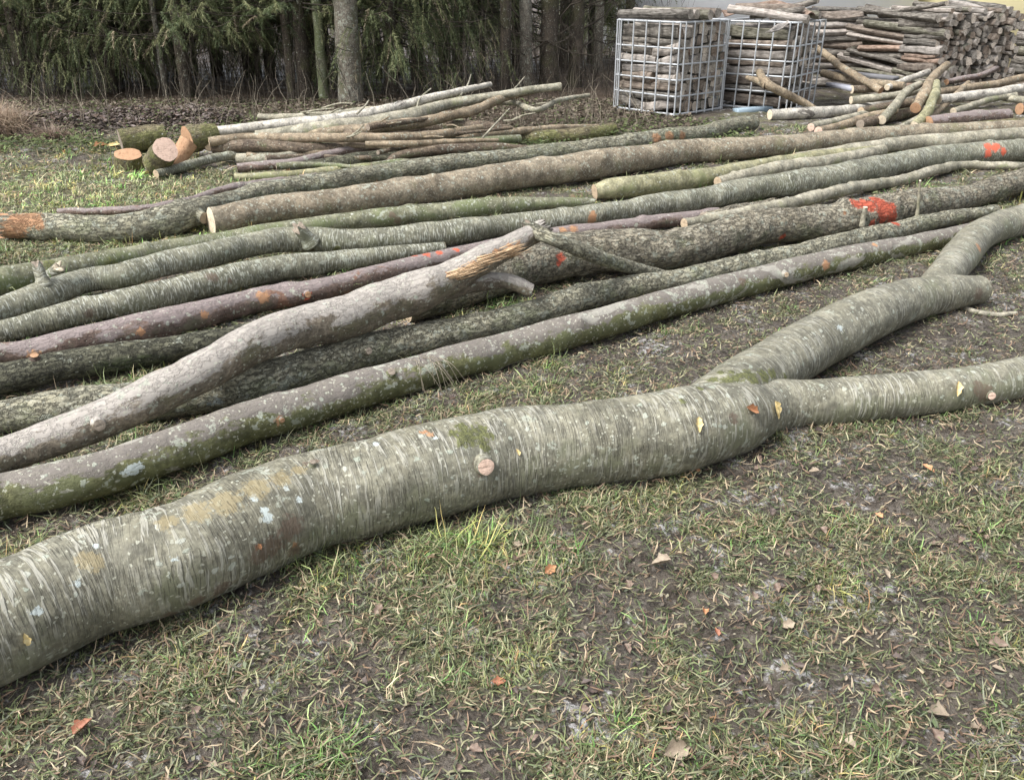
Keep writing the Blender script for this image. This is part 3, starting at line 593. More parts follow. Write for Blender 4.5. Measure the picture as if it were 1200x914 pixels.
knob(Cc, 85, 450, 8, 12, M_fiss, M_yell, 405, (0, -.1, 1))
knob(D, 116, 498, 6, 4, M_lilac, M_cutg, 406)
knob(J, 361, 280, 7, 12, M_cherry2, M_cutg, 407, (-.4, -.3, .7), 'j')
knob(E, 1010, 262, 2.5, 18, M_pale, M_cutp, 410, (.02, -.1, 1))
knob(E, 1075, 252, 1.2, 36, M_pale, M_cutp, 411, (-.15, -.1, 1), 'j')
knob(Cc, 430, 412, 4, 5, M_fiss, M_cutg, 412)
knob(B, 458, 437, 5, 3, M_purple, M_cutg, 413)
knob(Gg, 360, 345, 3.5, 4, M_red, M_cuto, 414)
knob(Gg, 41, 420, 4, 4, M_red, M_cuto, 415)
knob(A, 366, 545, 4, 5, M_cherry, M_cutg, 416)
knob(Nn, 235, 255, 6, 5, M_fiss, M_cutg, 417)
knob(B, 330, 492, 3, 2, M_purple, M_cuto, 418)
knob(B, 920, 322, 3, 3, M_purple, M_cut, 419)
# splintered fresh wood on the broken log
def splint(parent):
    base = [(532, 322, .24), (548, 315, .26), (566, 306, .29), (590, 296, .33)]
    P, sz = [], []
    k = 0; rs = random.Random(5)
    for (x, y, z) in base:
        for j in range(30):
            h = on(x + rs.uniform(-9, 9), y + rs.uniform(-4, 6))
            if h is None: continue
            p = h[0] + h[1] * rs.uniform(-.002, .006); t = h[2]
            L = rs.uniform(10, 30) * t / F; w = rs.uniform(.25, .8) * t / F
            d = np.array([1, .25, .28]) + np.array([rs.uniform(-.1, .1) for _ in range(3)]); d /= np.linalg.norm(d)
            s = np.cross(d, h[1]); s /= np.linalg.norm(s); u = np.cross(s, d)
            q = [p - s * w - u * w, p + s * w - u * w, p + s * w + u * w, p - s * w + u * w]
            q2 = [p + d * L * .8 + v * .5 for v in (-s * w - u * w, s * w - u * w, s * w + u * w, -s * w + u * w)]
            P += q + q2 + [p + d * L * 1.1]
            b = k * 9
            sz += [[b, b + 1, b + 5, b + 4], [b + 1, b + 2, b + 6, b + 5], [b + 2, b + 3, b + 7, b + 6], [b + 3, b, b + 4, b + 7], [b + 4, b + 5, b + 8], [b + 5, b + 6, b + 8], [b + 6, b + 7, b + 8], [b + 7, b + 4, b + 8], [b + 3, b + 2, b + 1, b]]
            k += 1
    P = np.array(P); mesh_np('splintered_wood', P, [i for f in sz for i in f], [len(f) for f in sz], M_cuto2, parent, P.mean(0), {'bk': P}, smooth=False)
M_cuto2 = cutwood('torn_orange_wood', (.48, .32, .18), (.64, .50, .34), (.36, .20, .09))
splint(D)

# ------------------------------------------------------------------ wood chips and leaves
def leafmat(name, a, b):
    M = N(name); oi = M.n('ShaderNodeObjectInfo').outputs['Random']; p = M.n('ShaderNodeTexCoord').outputs['Object']
    return M.fin(M.mix(M.ss(M.noise(p, 60, 4), .3, .7), a, b), .6, M.bump(M.noise(p, 200, 3), .001), .4)
LM = [leafmat('brown_leaf', (.12, .08, .06), (.24, .18, .14)), leafmat('tan_leaf', (.24, .19, .14), (.36, .30, .22)), leafmat('russet_leaf', (.25, .09, .05), (.36, .17, .10)), leafmat('orange_chip', (.42, .19, .09), (.56, .31, .17)), leafmat('yellow_chip', (.58, .44, .18), (.74, .62, .35)), leafmat('dark_leaf', (.06, .045, .04), (.13, .10, .085))]
def leaf(name, px, py, lpx, m, label, cat, group, seed, wr=.55, p=None, nr=None):
    rs = random.Random(seed); L_small = seed >= 600
    if p is None:
        p, t = at(px, py, 0); p[2] = float(gz(p[0], p[1])) + (.011 if L_small else .016); nr = np.array([rs.uniform(-.35, .35), rs.uniform(-.6, .1), 1])
        p, t = at(px, py, p[2])
    else: t = np.linalg.norm(p - np.array([0, 0, EYE]))
    nr = nr / np.linalg.norm(nr); L = lpx * t / F * .9; a = rs.uniform(0, 2 * PI)
    u = np.cross(nr, [math.cos(a), math.sin(a), 0]); u /= np.linalg.norm(u); v = np.cross(nr, u)
    nu, nv = 9, 5; V = []; cu = rs.uniform(.25, .8); tw = rs.uniform(-.5, .5)
    for i in range(nu):
        s = i / (nu - 1); w = math.sin(PI * min(1, s ** .75)) * wr * .5 * (1 + .25 * math.sin(s * 17 + seed)) + .01
        for j in range(nv):
            e = (j / (nv - 1) - .5) * 2
            V.append(p + u * (s - .5) * L + v * e * w * L + nr * L * (cu * (e * e * w * 1.5) + .25 * cu * (s - .5) ** 2 + tw * e * w * (s - .5)))
    V = np.array(V); f = []
    for i in range(nu - 1):
        for j in range(nv - 1): a_ = i * nv + j; f.append([a_, a_ + 1, a_ + nv + 1, a_ + nv])
    n0 = len(V); V = np.vstack([V, V - nr * .0012]); f2 = [[x + n0 for x in q[::-1]] for q in f]; f = f + f2
    return tag(mesh_np(name, V, [i for q in f for i in q], [4] * len(f), m, None, p), label, cat, group)
GC = 'wood chips on the forked trunk'
for k, (px, py, L, m, lb) in enumerate([(880, 481, 22, 3, 'orange wood chip left of the yellow chip near the fork'), (908, 481, 24, 4, 'bright yellow wood chip just right of the fork'), (818, 498, 20, 4, 'slanted yellow sliver on the trunk before the fork'), (30, 748, 16, 4, 'yellow chip stuck to the thick left part of the trunk'), (1121, 456, 18, 4, 'yellow chip on the thin right part of the trunk'), (606, 530, 10, 4, 'tiny yellow chip right of the sawn stub'), (303, 640, 10, 3, 'small orange chip beside the dark bark wound')]):
    h = on(px, py)
    if h: leaf('wood_chip', px, py, L, LM[m], lb, 'wood chip', GC, 500 + k, .45, h[0] + h[1] * .006, h[1])
LV = [(645, 667, 20, 3, 'bright orange leaf in the grass below the trunk middle'), (775, 659, 26, 1, 'broad pinkish tan leaf right of the orange leaf'), (97, 851, 28, 2, 'flat russet leaf in the bottom left mud'), (1098, 835, 34, 1, 'large curled pale tan leaf lying on bare mud'), (923, 732, 20, 1, 'light tan leaf in the grass at centre right'), (826, 717, 14, 3, 'small orange chip beside the mud streak'), (840, 740, 12, 2, 'small rust scrap below the orange chip'), (1143, 853, 18, 1, 'small pale leaf right of the large curled leaf'), (1088, 549, 20, 3, 'orange-brown leaf under the thin end of the trunk'), (585, 798, 18, 2, 'upright rust brown leaf in the lower centre'), (793, 880, 40, 1, 'long pale curled leaf at the bottom edge'), (817, 551, 10, 3, 'orange chip on the ground right below the fork'), (1030, 604, 12, 3, 'small orange leaf right of centre'), (954, 552, 14, 1, 'tan scrap among dark leaves under the trunk'), (905, 600, 14, 5, 'round grey leaf right of the trunk belly'), (1170, 755, 24, 0, 'folded brown leaf close to the right edge'), (735, 760, 16, 0, 'small brown leaf standing on edge at bottom centre'), (528, 690, 20, 1, 'tan leaf under the left half of the trunk'), (443, 715, 18, 0, 'brown leaf left of the tan leaf')]
for k, (px, py, L, m, lb) in enumerate(LV): leaf('fallen_leaf', px, py, L, LM[m], lb, 'leaf', 'fallen leaves and scraps on the ground', 520 + k, .6)
rs = random.Random(3)
SH = [((600, 620, 1180, 900), 'small dead leaf half sunk in the foreground grass', 90), ((30, 760, 600, 905), 'small dead leaf in the muddy foreground at left', 22), ((880, 500, 1190, 620), 'small dead leaf in the grass beneath the thin trunk end', 22), ((460, 400, 860, 470), 'small dead leaf in the strip behind the forked trunk', 18)]
kk = 0
for (x0, y0, x1, y1), lb, cnt in SH:
    for _ in range(cnt):
        kk += 1; y = rs.uniform(y0, y1); leaf('fallen_leaf', rs.uniform(x0, x1), y, rs.uniform(7, 15) * (y / 760 + .15), LM[rs.choice([0, 0, 0, 0, 1, 5, 5, 5, 5])], lb, 'leaf', 'small dead leaves on the ground', 600 + kk, rs.uniform(.4, .8))
for k, (px, py, L, m, lb) in enumerate([(118, 173, 20, 3, 'orange wood chip in the grass left of the sawn blocks'), (133, 171, 18, 4, 'pale curved wood chip beside the orange one'), (172, 204, 14, 4, 'pale chip at the foot of the blocks'), (280, 217, 12, 3, 'reddish chip between the heap and the logs')]):
    leaf('wood_chip', px, py, L, LM[m], lb, 'wood chip', 'chips by the sawn blocks', 580 + k, .5)
# the loose curved stick at the right
make_log('stick', [(1127, 360, 2.6), (1145, 366, 3.2), (1170, 369, 3), (1191, 367, 2.4)], M_pale, ds=.012, n=12, seed=330, amp=.08, bend=.3, label='thin pale curved stick on the ground behind the upper fork', cat='stick', raycast=False)
make_log('stick', [(868, 545, 1.2), (900, 546, 1.4), (935, 546, 1.1)], M_tand, ds=.012, n=8, seed=331, amp=.08, bend=.8, label='thin brown twig under the trunk right of the fork', cat='stick', raycast=False)
make_log('stick', [(420, 880, 1.5), (450, 860, 1.6), (505, 838, 1.2)], M_tan, ds=.012, n=8, seed=332, amp=.08, bend=.6, label='thin tan twig in the bottom left grass', cat='stick', raycast=False)
# small dry grass wisp over the purple log
# ------------------------------------------------------------------ grass
def blades(cx, cy, L, ang, lean, W, col, z0, curl=None, seg=3, side_out=True):
    n = len(cx); ca, sa = np.cos(ang), np.sin(ang); V = np.zeros((n, (seg) * 2 + 1, 3)); h = np.zeros(n); r = np.zeros(n)
    px, py, pz = cx.copy(), cy.copy(), z0.copy(); th = lean.copy()
    curl = np.zeros(n) if curl is None else curl
    tz = RNG.uniform(-.7, .7, n); a = ang.copy()
    for k in range(seg + 1):
        w = W * (1 - (k / seg) ** 1.6) * .5 + (0 if k == seg else 0)
        sx, sy = -np.sin(a), np.cos(a)
        if k < seg:
            V[:, 2 * k] = np.stack([px - sx * w, py - sy * w, pz - tz * w], -1); V[:, 2 * k + 1] = np.stack([px + sx * w, py + sy * w, pz + tz * w], -1)
        else: V[:, 2 * k] = np.stack([px, py, pz], -1)
        st = L / seg
        px = px + np.cos(a) * np.sin(th) * st; py = py + np.sin(a) * np.sin(th) * st; pz = np.maximum(pz + np.cos(th) * st, z0 - .004)
        th = th + curl; a = a + RNG.normal(0, .35, n)
    nvp = 2 * seg + 1; base = (np.arange(n) * nvp)[:, None]
    quad = np.concatenate([base + np.array([2 * k, 2 * k + 1, 2 * k + 3, 2 * k + 2]) for k in range(seg - 1)], 1).reshape(-1, 4)
    tri = (base + np.array([2 * seg - 2, 2 * seg - 1, 2 * seg])).reshape(-1, 3)
    loops = np.concatenate([quad.ravel(), tri.ravel()]); sizes = np.concatenate([np.full(len(quad), 4), np.full(len(tri), 3)])
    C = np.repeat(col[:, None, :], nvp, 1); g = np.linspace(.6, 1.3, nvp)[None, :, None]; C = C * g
    return V.reshape(-1, 3), loops, sizes, C.reshape(-1, 3)
def gmat(name, rough=.5):
    M = N(name); c = M.attr('gc', 'Color')
    M.fin(c, rough, None, .35)
    tr = M.n('ShaderNodeBsdfTranslucent'); M.put(tr.inputs[0], c); mx = M.n('ShaderNodeMixShader'); mx.inputs[0].default_value = .22
    M.t.links.new(M.b.outputs[0], mx.inputs[1]); M.t.links.new(tr.outputs[0], mx.inputs[2]); M.t.links.new(mx.outputs[0], M.t.nodes['Material Output'].inputs[0])
    return M.m
M_grass = gmat('grass_blades')
PAL = np.array([(.12, .16, .07), (.08, .115, .05), (.17, .21, .10), (.22, .24, .14), (.045, .065, .03), (.32, .29, .19), (.17, .13, .085), (.13, .16, .10)])
def pick(n, w):
    w = np.array(w, float); w /= w.sum(); c = PAL[RNG.choice(len(PAL), n, p=w)]; return c * np.array([1.07, .95, .97]) * RNG.uniform(.8, 1.85, (n, 1))
def visible(x, y, m=1.1):
    dep = y * cp + EYE * sp; return (np.abs(x) < (dep * .58 + .35) * m)
def field(y0, y1, dens, lsc, wsc):
    xm = (y1 * cp + EYE * sp) * .60 + .6; area = 2 * xm * (y1 - y0); n = int(area * dens)
    # tufts
    nt = n // 14; tx = RNG.uniform(-xm, xm, nt); ty = RNG.uniform(y0, y1, nt); cv = cover(tx, ty); k = RNG.random(nt) < cv ** 1.4; tx, ty, cv = tx[k], ty[k], cv[k]
    per = 14; ts = RNG.lognormal(0, .4, len(tx)); rad = np.abs(RNG.normal(0, .022, (len(tx), per))) * lsc * ts[:, None]; a = RNG.uniform(0, 2 * PI, (len(tx), per))
    x = (tx[:, None] + np.cos(a) * rad).ravel(); y = (ty[:, None] + np.sin(a) * rad).ravel(); wind = (fb2(tx, ty, 2.5, 77, 2) * 6)[:, None]
    ang = np.where(RNG.random(a.shape) < .45, a, wind + RNG.normal(0, .9, a.shape)).ravel(); tuftL = np.repeat(ts * (.6 + .6 * cv), per)
    m = visible(x, y); x, y, ang, tuftL = x[m], y[m], ang[m], tuftL[m]
    q = len(x); L = RNG.uniform(.016, .046, q) * lsc * tuftL; lean = np.clip(np.abs(RNG.normal(1.0, .45, q)), .1, 1.58)
    hue = sst(-.25, .25, fb2(x, y, 1.3, 91, 3)); brt = sst(5.2, 6.2, y) * (1 - sst(-1.6, -.6, x))
    c = pick(q, [5, 4, 4, 3, 2, 1.6, 1.0, 2]) * (0.75 + .5 * hue)[:, None] * (1 + .7 * brt)[:, None]
    # whole tufts go yellowish or fresh
    lush = sst(.12, .35, fb2(x, y, 2.2, 131, 3)); c = c * (1 + lush[:, None] * np.array([.0, .12, -.05])); L = L * (1 + .35 * lush); tint = np.repeat(RNG.random(len(tx)), per)[m]; c = np.where((tint < .14)[:, None], c * np.array([1.45, 1.25, .9]), c); c = np.where((tint > .88)[:, None], c * np.array([.8, 1.25, .75]) * 1.15, c)
    A1 = (x, y, L, ang, lean, RNG.uniform(.0018, .0038, q) * wsc, c, gz(x, y) - .002, RNG.normal(.38, .4, q))
    # flattened trampled blades and straw
    n2 = int(n * .75); x = RNG.uniform(-xm, xm, n2); y = RNG.uniform(y0, y1, n2); k = (RNG.random(n2) <   .34 + .66 * cover(x, y)) & visible(x, y); x, y = x[k], y[k]; q = len(x)
    L = RNG.uniform(.015, .05, q) * lsc; c = pick(q, [1.6, 2, 1.5, 2.0, 3, 2.0, 3.6, 1.8])
    A2 = (x, y, L, RNG.uniform(0, 2 * PI, q), RNG.uniform(1.05, 1.6, q), RNG.uniform(.0018, .0042, q) * wsc, c, gz(x, y) + RNG.uniform(.002, .014, q), RNG.normal(0.05, .25, q))
    return [A1, A2]
def joinm(lst):
    Vs, Ls, Ss, Cs, o = [], [], [], [], 0
    for V, l, s, c in lst: Vs.append(V); Ls.append(l + o); Ss.append(s); Cs.append(c); o += len(V)
    return np.vstack(Vs), np.concatenate(Ls), np.concatenate(Ss), np.vstack(Cs)
parts = []
for y0, y1, dens, ls, ws in [(1.1, 2.6, 16000, 1.15, 1.25), (2.6, 3.8, 11500, 1.1, 1.4), (3.8, 5.4, 6200, 1.05, 1.75), (5.4, 7.6, 3200, 1.15, 2.3), (7.6, 10.6, 1500, 1.3, 3.3)]:
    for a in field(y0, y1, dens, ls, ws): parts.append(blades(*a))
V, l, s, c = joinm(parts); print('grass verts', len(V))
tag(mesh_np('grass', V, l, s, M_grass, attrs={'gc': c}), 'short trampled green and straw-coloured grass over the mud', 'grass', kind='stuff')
# small broad-leaf weeds and debris crumbs
def crumbs(n, x0, x1, y0, y1, size, pal, zoff, fl, need=None):
    x = RNG.uniform(x0, x1, n); y = RNG.uniform(y0, y1, n)
    k = visible(x, y)
    if need is not None: k &= RNG.random(n) < need(x, y)
    x, y = x[k], y[k]; n = len(x); s = RNG.uniform(.4, 1.2, n) * size * (1 + np.maximum(0, y - 3) * .12)
    a = RNG.uniform(0, 2 * PI, n); u = np.stack([np.cos(a), np.sin(a), RNG.uniform(-fl, fl, n)], -1); v = np.stack([-np.sin(a), np.cos(a), RNG.uniform(-fl, fl, n)], -1)
    c = np.stack([x, y, gz(x, y) + zoff * RNG.uniform(.2, 1, n)], -1); s = s[:, None]
    w = RNG.uniform(.35, .8, (n, 1)); up = np.array([0, 0, 1.]) * s * RNG.uniform(.0, .4, (n, 1))
    P = np.stack([c - u * s, c - v * s * w + up, c + u * s, c + v * s * w + up * .5], 1); f = np.arange(n * 4).reshape(-1, 4)
    pl = np.array(pal)[RNG.integers(0, len(pal), n)] * RNG.uniform(.7, 1.3, (n, 1))
    return P.reshape(-1, 3), f.ravel(), np.full(n, 4), np.repeat(pl, 4, 0)
lst = [crumbs(80000, -3.5, 4.5, 1.1, 5.5, .0065, [(.05, .04, .03), (.12, .10, .08), (.2, .17, .13), (.09, .07, .05), (.32, .29, .22), (.17, .13, .09), (.22, .21, .12)], .010, .6, lambda x, y: 1.05 - .4 * cover(x, y)),
       crumbs(9000, -3.5, 4.5, 1.1, 6, .011, [(.09, .12, .05), (.14, .18, .09), (.17, .2, .12), (.07, .09, .035)], .018, .5, cover)]
V, l, s, c = joinm(lst)
tag(mesh_np('ground_litter', V, l, s, gmat('litter', .6), attrs={'gc': c}), 'crumbs of soil, bark and tiny weed leaves between the grass', 'litter', kind='stuff')

# ------------------------------------------------------------------ forest
def needles(P, D, L, W):
    """flat pointed needles from points P along D"""
    n = len(P); r = RNG.normal(size=(n, 3)); s = np.cross(D, r); s /= np.linalg.norm(s, axis=1)[:, None] + 1e-9
    V = np.stack([P - s * W[:, None] * .5, P + s * W[:, None] * .5, P + D * L[:, None]], 1)
    return V.reshape(-1, 3)
hang = {0: 1.0, 1: .55, 2: .25}
def spruce_mesh(seed, zlo, H, Rb, dense=1.0):
    variant_ = seed - 800
    rs = np.random.default_rng(seed); PP, DD, CC, stems = [], [], [], []
    z = zlo
    while z < H - .3:
        f = 1 - z / H; nb = 6 if z < 2.6 else 5
        for b in range(nb):
            a = rs.uniform(0, 2 * PI); Lb = Rb * f ** .8 * rs.uniform(.65, 1.15); m = 9
            t = np.linspace(0, 1, m); dr = rs.uniform(.25, .6) if variant_ == 0 else rs.uniform(0, .3)
            x = np.cos(a) * Lb * t; y = np.sin(a) * Lb * t; zz = z + rs.uniform(-.05, .1) + Lb * (-.55 * dr * t - .1 * t * t + .25 * t ** 3)
            zz = np.maximum(zz, .12); ctr = np.stack([x, y, zz], -1); stems.append((ctr, .011 * (1 - .7 * t)))
            nt = int((17 if z < 2.4 else 7) * dense); ts = rs.uniform(.22, 1, nt)
            for q in ts:
                i = min(m - 2, int(q * (m - 1))); fr = q * (m - 1) - i; p0 = ctr[i] * (1 - fr) + ctr[i + 1] * fr
                aa = a + rs.choice([-1, 1]) * rs.uniform(.3, 1.2); Lt = rs.uniform(.18, .5) * (1 - .3 * q); k = int((20 if z < 2.4 else 9) * Lt / .35)
                u = np.linspace(.05, 1, max(3, k)); dx = np.cos(aa) * Lt * .55; dy = np.sin(aa) * Lt * .55
                pp = np.stack([p0[0] + dx * u, p0[1] + dy * u, p0[2] - Lt * hang[variant_] * u ** 1.4], -1); pp[:, 2] = np.maximum(pp[:, 2], .05)
                td = np.array([dx, dy, -Lt]) / Lt
                for rep in range(3):
                    d = td * .8 + rs.normal(0, .55, (len(pp), 3)); d /= np.linalg.norm(d, axis=1)[:, None]; PP.append(pp); DD.append(d)
                base = np.array([(.105, .135, .06), (.15, .175, .08), (.24, .25, .125), (.065, .085, .04), (.30, .25, .17)][rs.choice(5, p=[.27, .3, .24, .12, .07])])
                CC.append(np.tile(base * rs.uniform(.8, 1.25), (len(pp) * 3, 1)))
        z += rs.uniform(.11, .17) if z < 2.6 else .38
    P = np.vstack(PP); D_ = np.vstack(DD); C = np.vstack(CC); n = len(P)
    big = 1 + np.clip(P[:, 2] - 2.2, 0, 1.5) * 1.3
    V = needles(P, D_, rs.uniform(.03, .06, n) * big, rs.uniform(.005, .009, n) * big)
    return V, np.repeat(C, 3, 0), stems
def stems_mesh(stems, n=5):
    Vs, Ls, o, bks = [], [], 0, []
    for ctr, r in stems:
        m = len(ctr); r = np.broadcast_to(r, (m,)); T = np.gradient(ctr, axis=0); T /= np.linalg.norm(T, axis=1)[:, None] + 1e-9
        u = np.cross(T, [.3, .2, .93]); u /= np.linalg.norm(u, axis=1)[:, None] + 1e-9; w = np.cross(T, u); th = np.linspace(0, 2 * PI, n, endpoint=False)
        V = ctr[:, None] + (u[:, None] * np.cos(th)[None, :, None] + w[:, None] * np.sin(th)[None, :, None]) * r[:, None, None]
        Vs.append(V.reshape(-1, 3)); Ls.append(tube_faces(m, n) + o); o += m * n
    V = np.vstack(Vs); return V, np.vstack(Ls)
M_need = gmat('spruce_needles', .6)
def simple(name, c, rough=.8, var=.5, sc=12):
    M = N(name); p = M.n('ShaderNodeTexCoord').outputs['Object']; nn = M.noise(p, sc, 5, .6)
    return M.fin(M.mix(nn, tuple(x * (1 - var) for x in c), tuple(min(1, x * (1 + var)) for x in c)), rough, M.bump(nn, .004), .3)
M_twig = simple('dark_twigs', (.06, .05, .038)); M_twigp = simple('pale_twigs', (.27, .235, .18))
def trunk_mesh(H, r, seed, mat, parent, flare=1.25, lean=(0, 0)):
    zs = [-.15, .25, 1.0, 2.0, 4.0, H]; P = [np.array([lean[0] * z, lean[1] * z, z]) for z in zs]; R = [r * flare, r * 1.06, r, r * .95, r * .75, r * .12]
    V, q, P, T, U, W, R, S = tube(P, R, .04, 24, seed, .07, .03)
    f = tube_faces(len(P), 24); Vf = V.reshape(-1, 3); z = np.zeros((len(Vf), 3), np.float32)
    wl = world_loc(parent)
    return mesh_np('trunk', Vf + wl, f, np.full(len(f), 4), mat, parent, wl, {'bk': q.reshape(-1, 3), 'mark': z, 'mark2': z.copy()})
SPV = []
def spruce(px, py, r, variant, label, rot=0.0, scale=1.0, p=None, tm=None):
    if p is None: p, t = at(px, py, 0)
    root = empty('spruce_tree', (p[0], p[1], 0)); tag(root, label, 'spruce', 'spruces along the forest edge')
    trunk_mesh(8.5, r, 700 + len(SPV), tm or M_trunkd, root)
    key = variant
    if key not in SPC:
        zlo, dens = {0: (.45, 1.0), 1: (.7, 1.1), 2: (.95, .9)}[variant]
        V, C, st = spruce_mesh(800 + variant, zlo, 8.0, 1.5, dens); n = len(V) // 3
        V2, L2_ = stems_mesh(st); nq = len(L2_)
        a = mesh_np('crown', np.vstack([V, V2]), np.concatenate([np.arange(n * 3), L2_.ravel() + len(V)]), np.concatenate([np.full(n, 3), np.full(nq, 4)]), [M_need, M_twig], root, world_loc(root), {'gc': np.vstack([C, np.full((len(V2), 3), .1)])}, midx=[0] * n + [1] * nq)
        me = a.data; COL.objects.unlink(a); bpy.data.objects.remove(a)
        # shift data back to local
        co = np.empty(len(me.vertices) * 3, np.float32); me.vertices.foreach_get('co', co); co = co.reshape(-1, 3) + world_loc(root).astype(np.float32); me.vertices.foreach_set('co', co.ravel())
        SPC[key] = me
    for nm, m_ in (('crown', SPC[key]),):
        o = bpy.data.objects.new(nm, m_); COL.objects.link(o); o.parent = root; o.rotation_euler.z = rot; o.scale = (scale,) * 3
    SPV.append(root)
    return root
SPC = {}
spruce(82, 104, .13, 0, 'spruce with drooping pale green boughs at the far left', .4, 1.0, tm=M_trunkl)
spruce(175, 93, .10, 1, 'spruce with hanging twigs right of the leftmost trunk', 2.0, 1.05)
spruce(255, 90, .09, 0, 'dark spruce behind the orange-faced blocks', 3.1, 1.0)
spruce(318, 92, .09, 1, 'dark spruce midway between the blocks and the flecked trunk', 4.4, 1.0)
spruce(368, 93, .085, 2, 'slender spruce with greenish trunk left of the flecked trunk', 1.1, 1.0)
spruce(490, 93, .10, 2, 'spruce with level spreading boughs right of the flecked trunk', 5.2, 1.1)
spruce(-10, 96, .1, 1, 'spruce cut off by the left edge of the photo', 2.9, 1.0)
rs = random.Random(8)
for k in range(14):
    x = -10 + 8.6 * (k % 7) / 6 + rs.uniform(-.4, .4); y = 13.6 + 2.2 * (k // 7) + rs.uniform(-.4, .5)
    spruce(0, 0, .09, k % 3, 'dark spruce standing in the shade behind the front row of the forest', rs.uniform(0, 6), 1.0 + rs.uniform(-.1, .2), p=np.array([x, y, 0]))

for k, (x, y) in enumerate([(.2, 18.5), (1.6, 19), (3.0, 20), (-1.0, 17.5), (2.4, 23)]):
    spruce(0, 0, .1, k % 2, 'dark spruce far behind the four bare trunks', k * 1.3, 1.15, p=np.array([x, y, 0]))
def bare_tree(px, py, rpx, H, mat, label, seed, lean=(0, 0), nb=26, p=None):
    if p is None: p, t = at(px, py, 0)
    else: t = p[1]
    root = empty('bare_tree', (p[0], p[1], 0)); tag(root, label, 'tree', 'bare trunks at the forest edge')
    r = rpx * t / F; trunk_mesh(H, r, seed, mat, root, 1.2, lean); rs_ = np.random.default_rng(seed); st = []
    for b in range(nb):
        z = rs_.uniform(.5, H * .95); a = rs_.uniform(0, 2 * PI); L = rs_.uniform(.5, 1.5) * (1 if z < 2.5 else 1.6); up = rs_.uniform(-.15, .8)
        def br(o, a, L, up, r0, dep):
            m = 7; t_ = np.linspace(0, 1, m); w = np.cumsum(rs_.normal(0, .05, (m, 3)), 0) * L; w -= w[0]
            c = np.stack([o[0] + np.cos(a) * L * t_, o[1] + np.sin(a) * L * t_, o[2] + L * up * t_ ** 1.2], -1) + w; st.append((c, r0 * (1 - .8 * t_)))
            if dep < 2:
                for _ in range(4):
                    i = rs_.integers(1, m); br(c[i], a + rs_.normal(0, .8), L * rs_.uniform(.3, .55), up + rs_.normal(0, .4), r0 * .45, dep + 1)
        br(np.array([lean[0] * z, lean[1] * z, z]), a, L, up, max(.006, r * .14), 0)
    V, f = stems_mesh(st, 4); wl = world_loc(root)
    mesh_np('crown', V + wl, f, np.full(len(f), 4), M_twig, root, wl)
    return root
bare_tree(412, 121, 13.5, 9, M_trunkl, 'stout pale flecked tree trunk standing at the wood\'s edge', 901, (.01, 0), 10)
bare_tree(195, 112, 3.2, 6, M_trunkl, 'very thin pale trunk behind the cut blocks', 902, (0, 0), 10)
bare_tree(343, 116, 5, 7, M_trunkd, 'thin dark trunk left of the stout flecked trunk', 903, (0, 0), 12)
bare_tree(380, 116, 5.5, 7, M_smoothgreen, 'thin green-stained trunk touching the stout flecked one', 904, (0, 0), 12)
bare_tree(592, 108, 6, 8, M_trunkd, 'dark slim trunk, leftmost of the four left of the cages', 905, (.01, 0), 26)
bare_tree(617, 106, 7, 8, M_trunkl, 'mottled light trunk second of the four left of the cages', 906, (-.02, 0), 26)
bare_tree(643, 104, 10.5, 9, M_trunkd, 'thickest brown trunk of the four left of the cages', 907, (0, 0), 24)
bare_tree(673, 102, 8, 9, M_trunkd, 'brown trunk nearest the left cage', 908, (.02, 0), 24)
bare_tree(34, 80, 4, 7, M_birch, 'thin white birch trunk at the far left', 909, (-.06, 0), 12)
for k, (x, y, r) in enumerate([(470, 88, 4), (520, 86, 5), (565, 90, 4), (700, 84, 5), (735, 78, 5), (290, 92, 4), (230, 90, 3), (445, 92, 3.5), (140, 92, 4), (770, 70, 4), (605, 78, 5), (660, 80, 5)]):
    bare_tree(x, y, r, 7 + k % 3, M_trunkd if k % 3 else M_trunkl, 'slim trunk deep in the shade of the wood', 920 + k, (0, 0), 22)

# undergrowth of thin stems
def brush(n, x0, x1, y0, y1, hlo, hhi, r, seed, spread=.5):
    rs_ = np.random.default_rng(seed); st = []
    for _ in range(n):
        x = rs_.uniform(x0, x1); y = rs_.uniform(y0, y1); H = rs_.uniform(hlo, hhi); a = rs_.uniform(0, 2 * PI); s = rs_.uniform(0, spread) * H; m = 6; t = np.linspace(0, 1, m)
        w = np.cumsum(rs_.normal(0, .035, (m, 3)), 0) * H
        c = np.stack([x + np.cos(a) * s * t ** 1.5, y + np.sin(a) * s * t ** 1.5, H * t - .3 * s * t ** 2], -1) + w; c[:, 2] = np.maximum(c[:, 2], .0); st.append((c, r * (1 - .7 * t)))
    return stems_mesh(st, 3)
V, f = brush(1700, -9.5, 2.8, 12.3, 17.0, .3, 1.5, .005, 1); tag(mesh_np('undergrowth', V, f, np.full(len(f), 4), M_twig), 'tangle of thin dark stems filling the shaded wood', 'undergrowth', kind='stuff')
V, f = brush(260, -5.5, 1.6, 10.0, 11.4, .12, .7, .0035, 2, .8); tag(mesh_np('dead_stems', V, f, np.full(len(f), 4), M_twigp), 'pale dead weed stems along the edge of the wood', 'dead stems', kind='stuff')
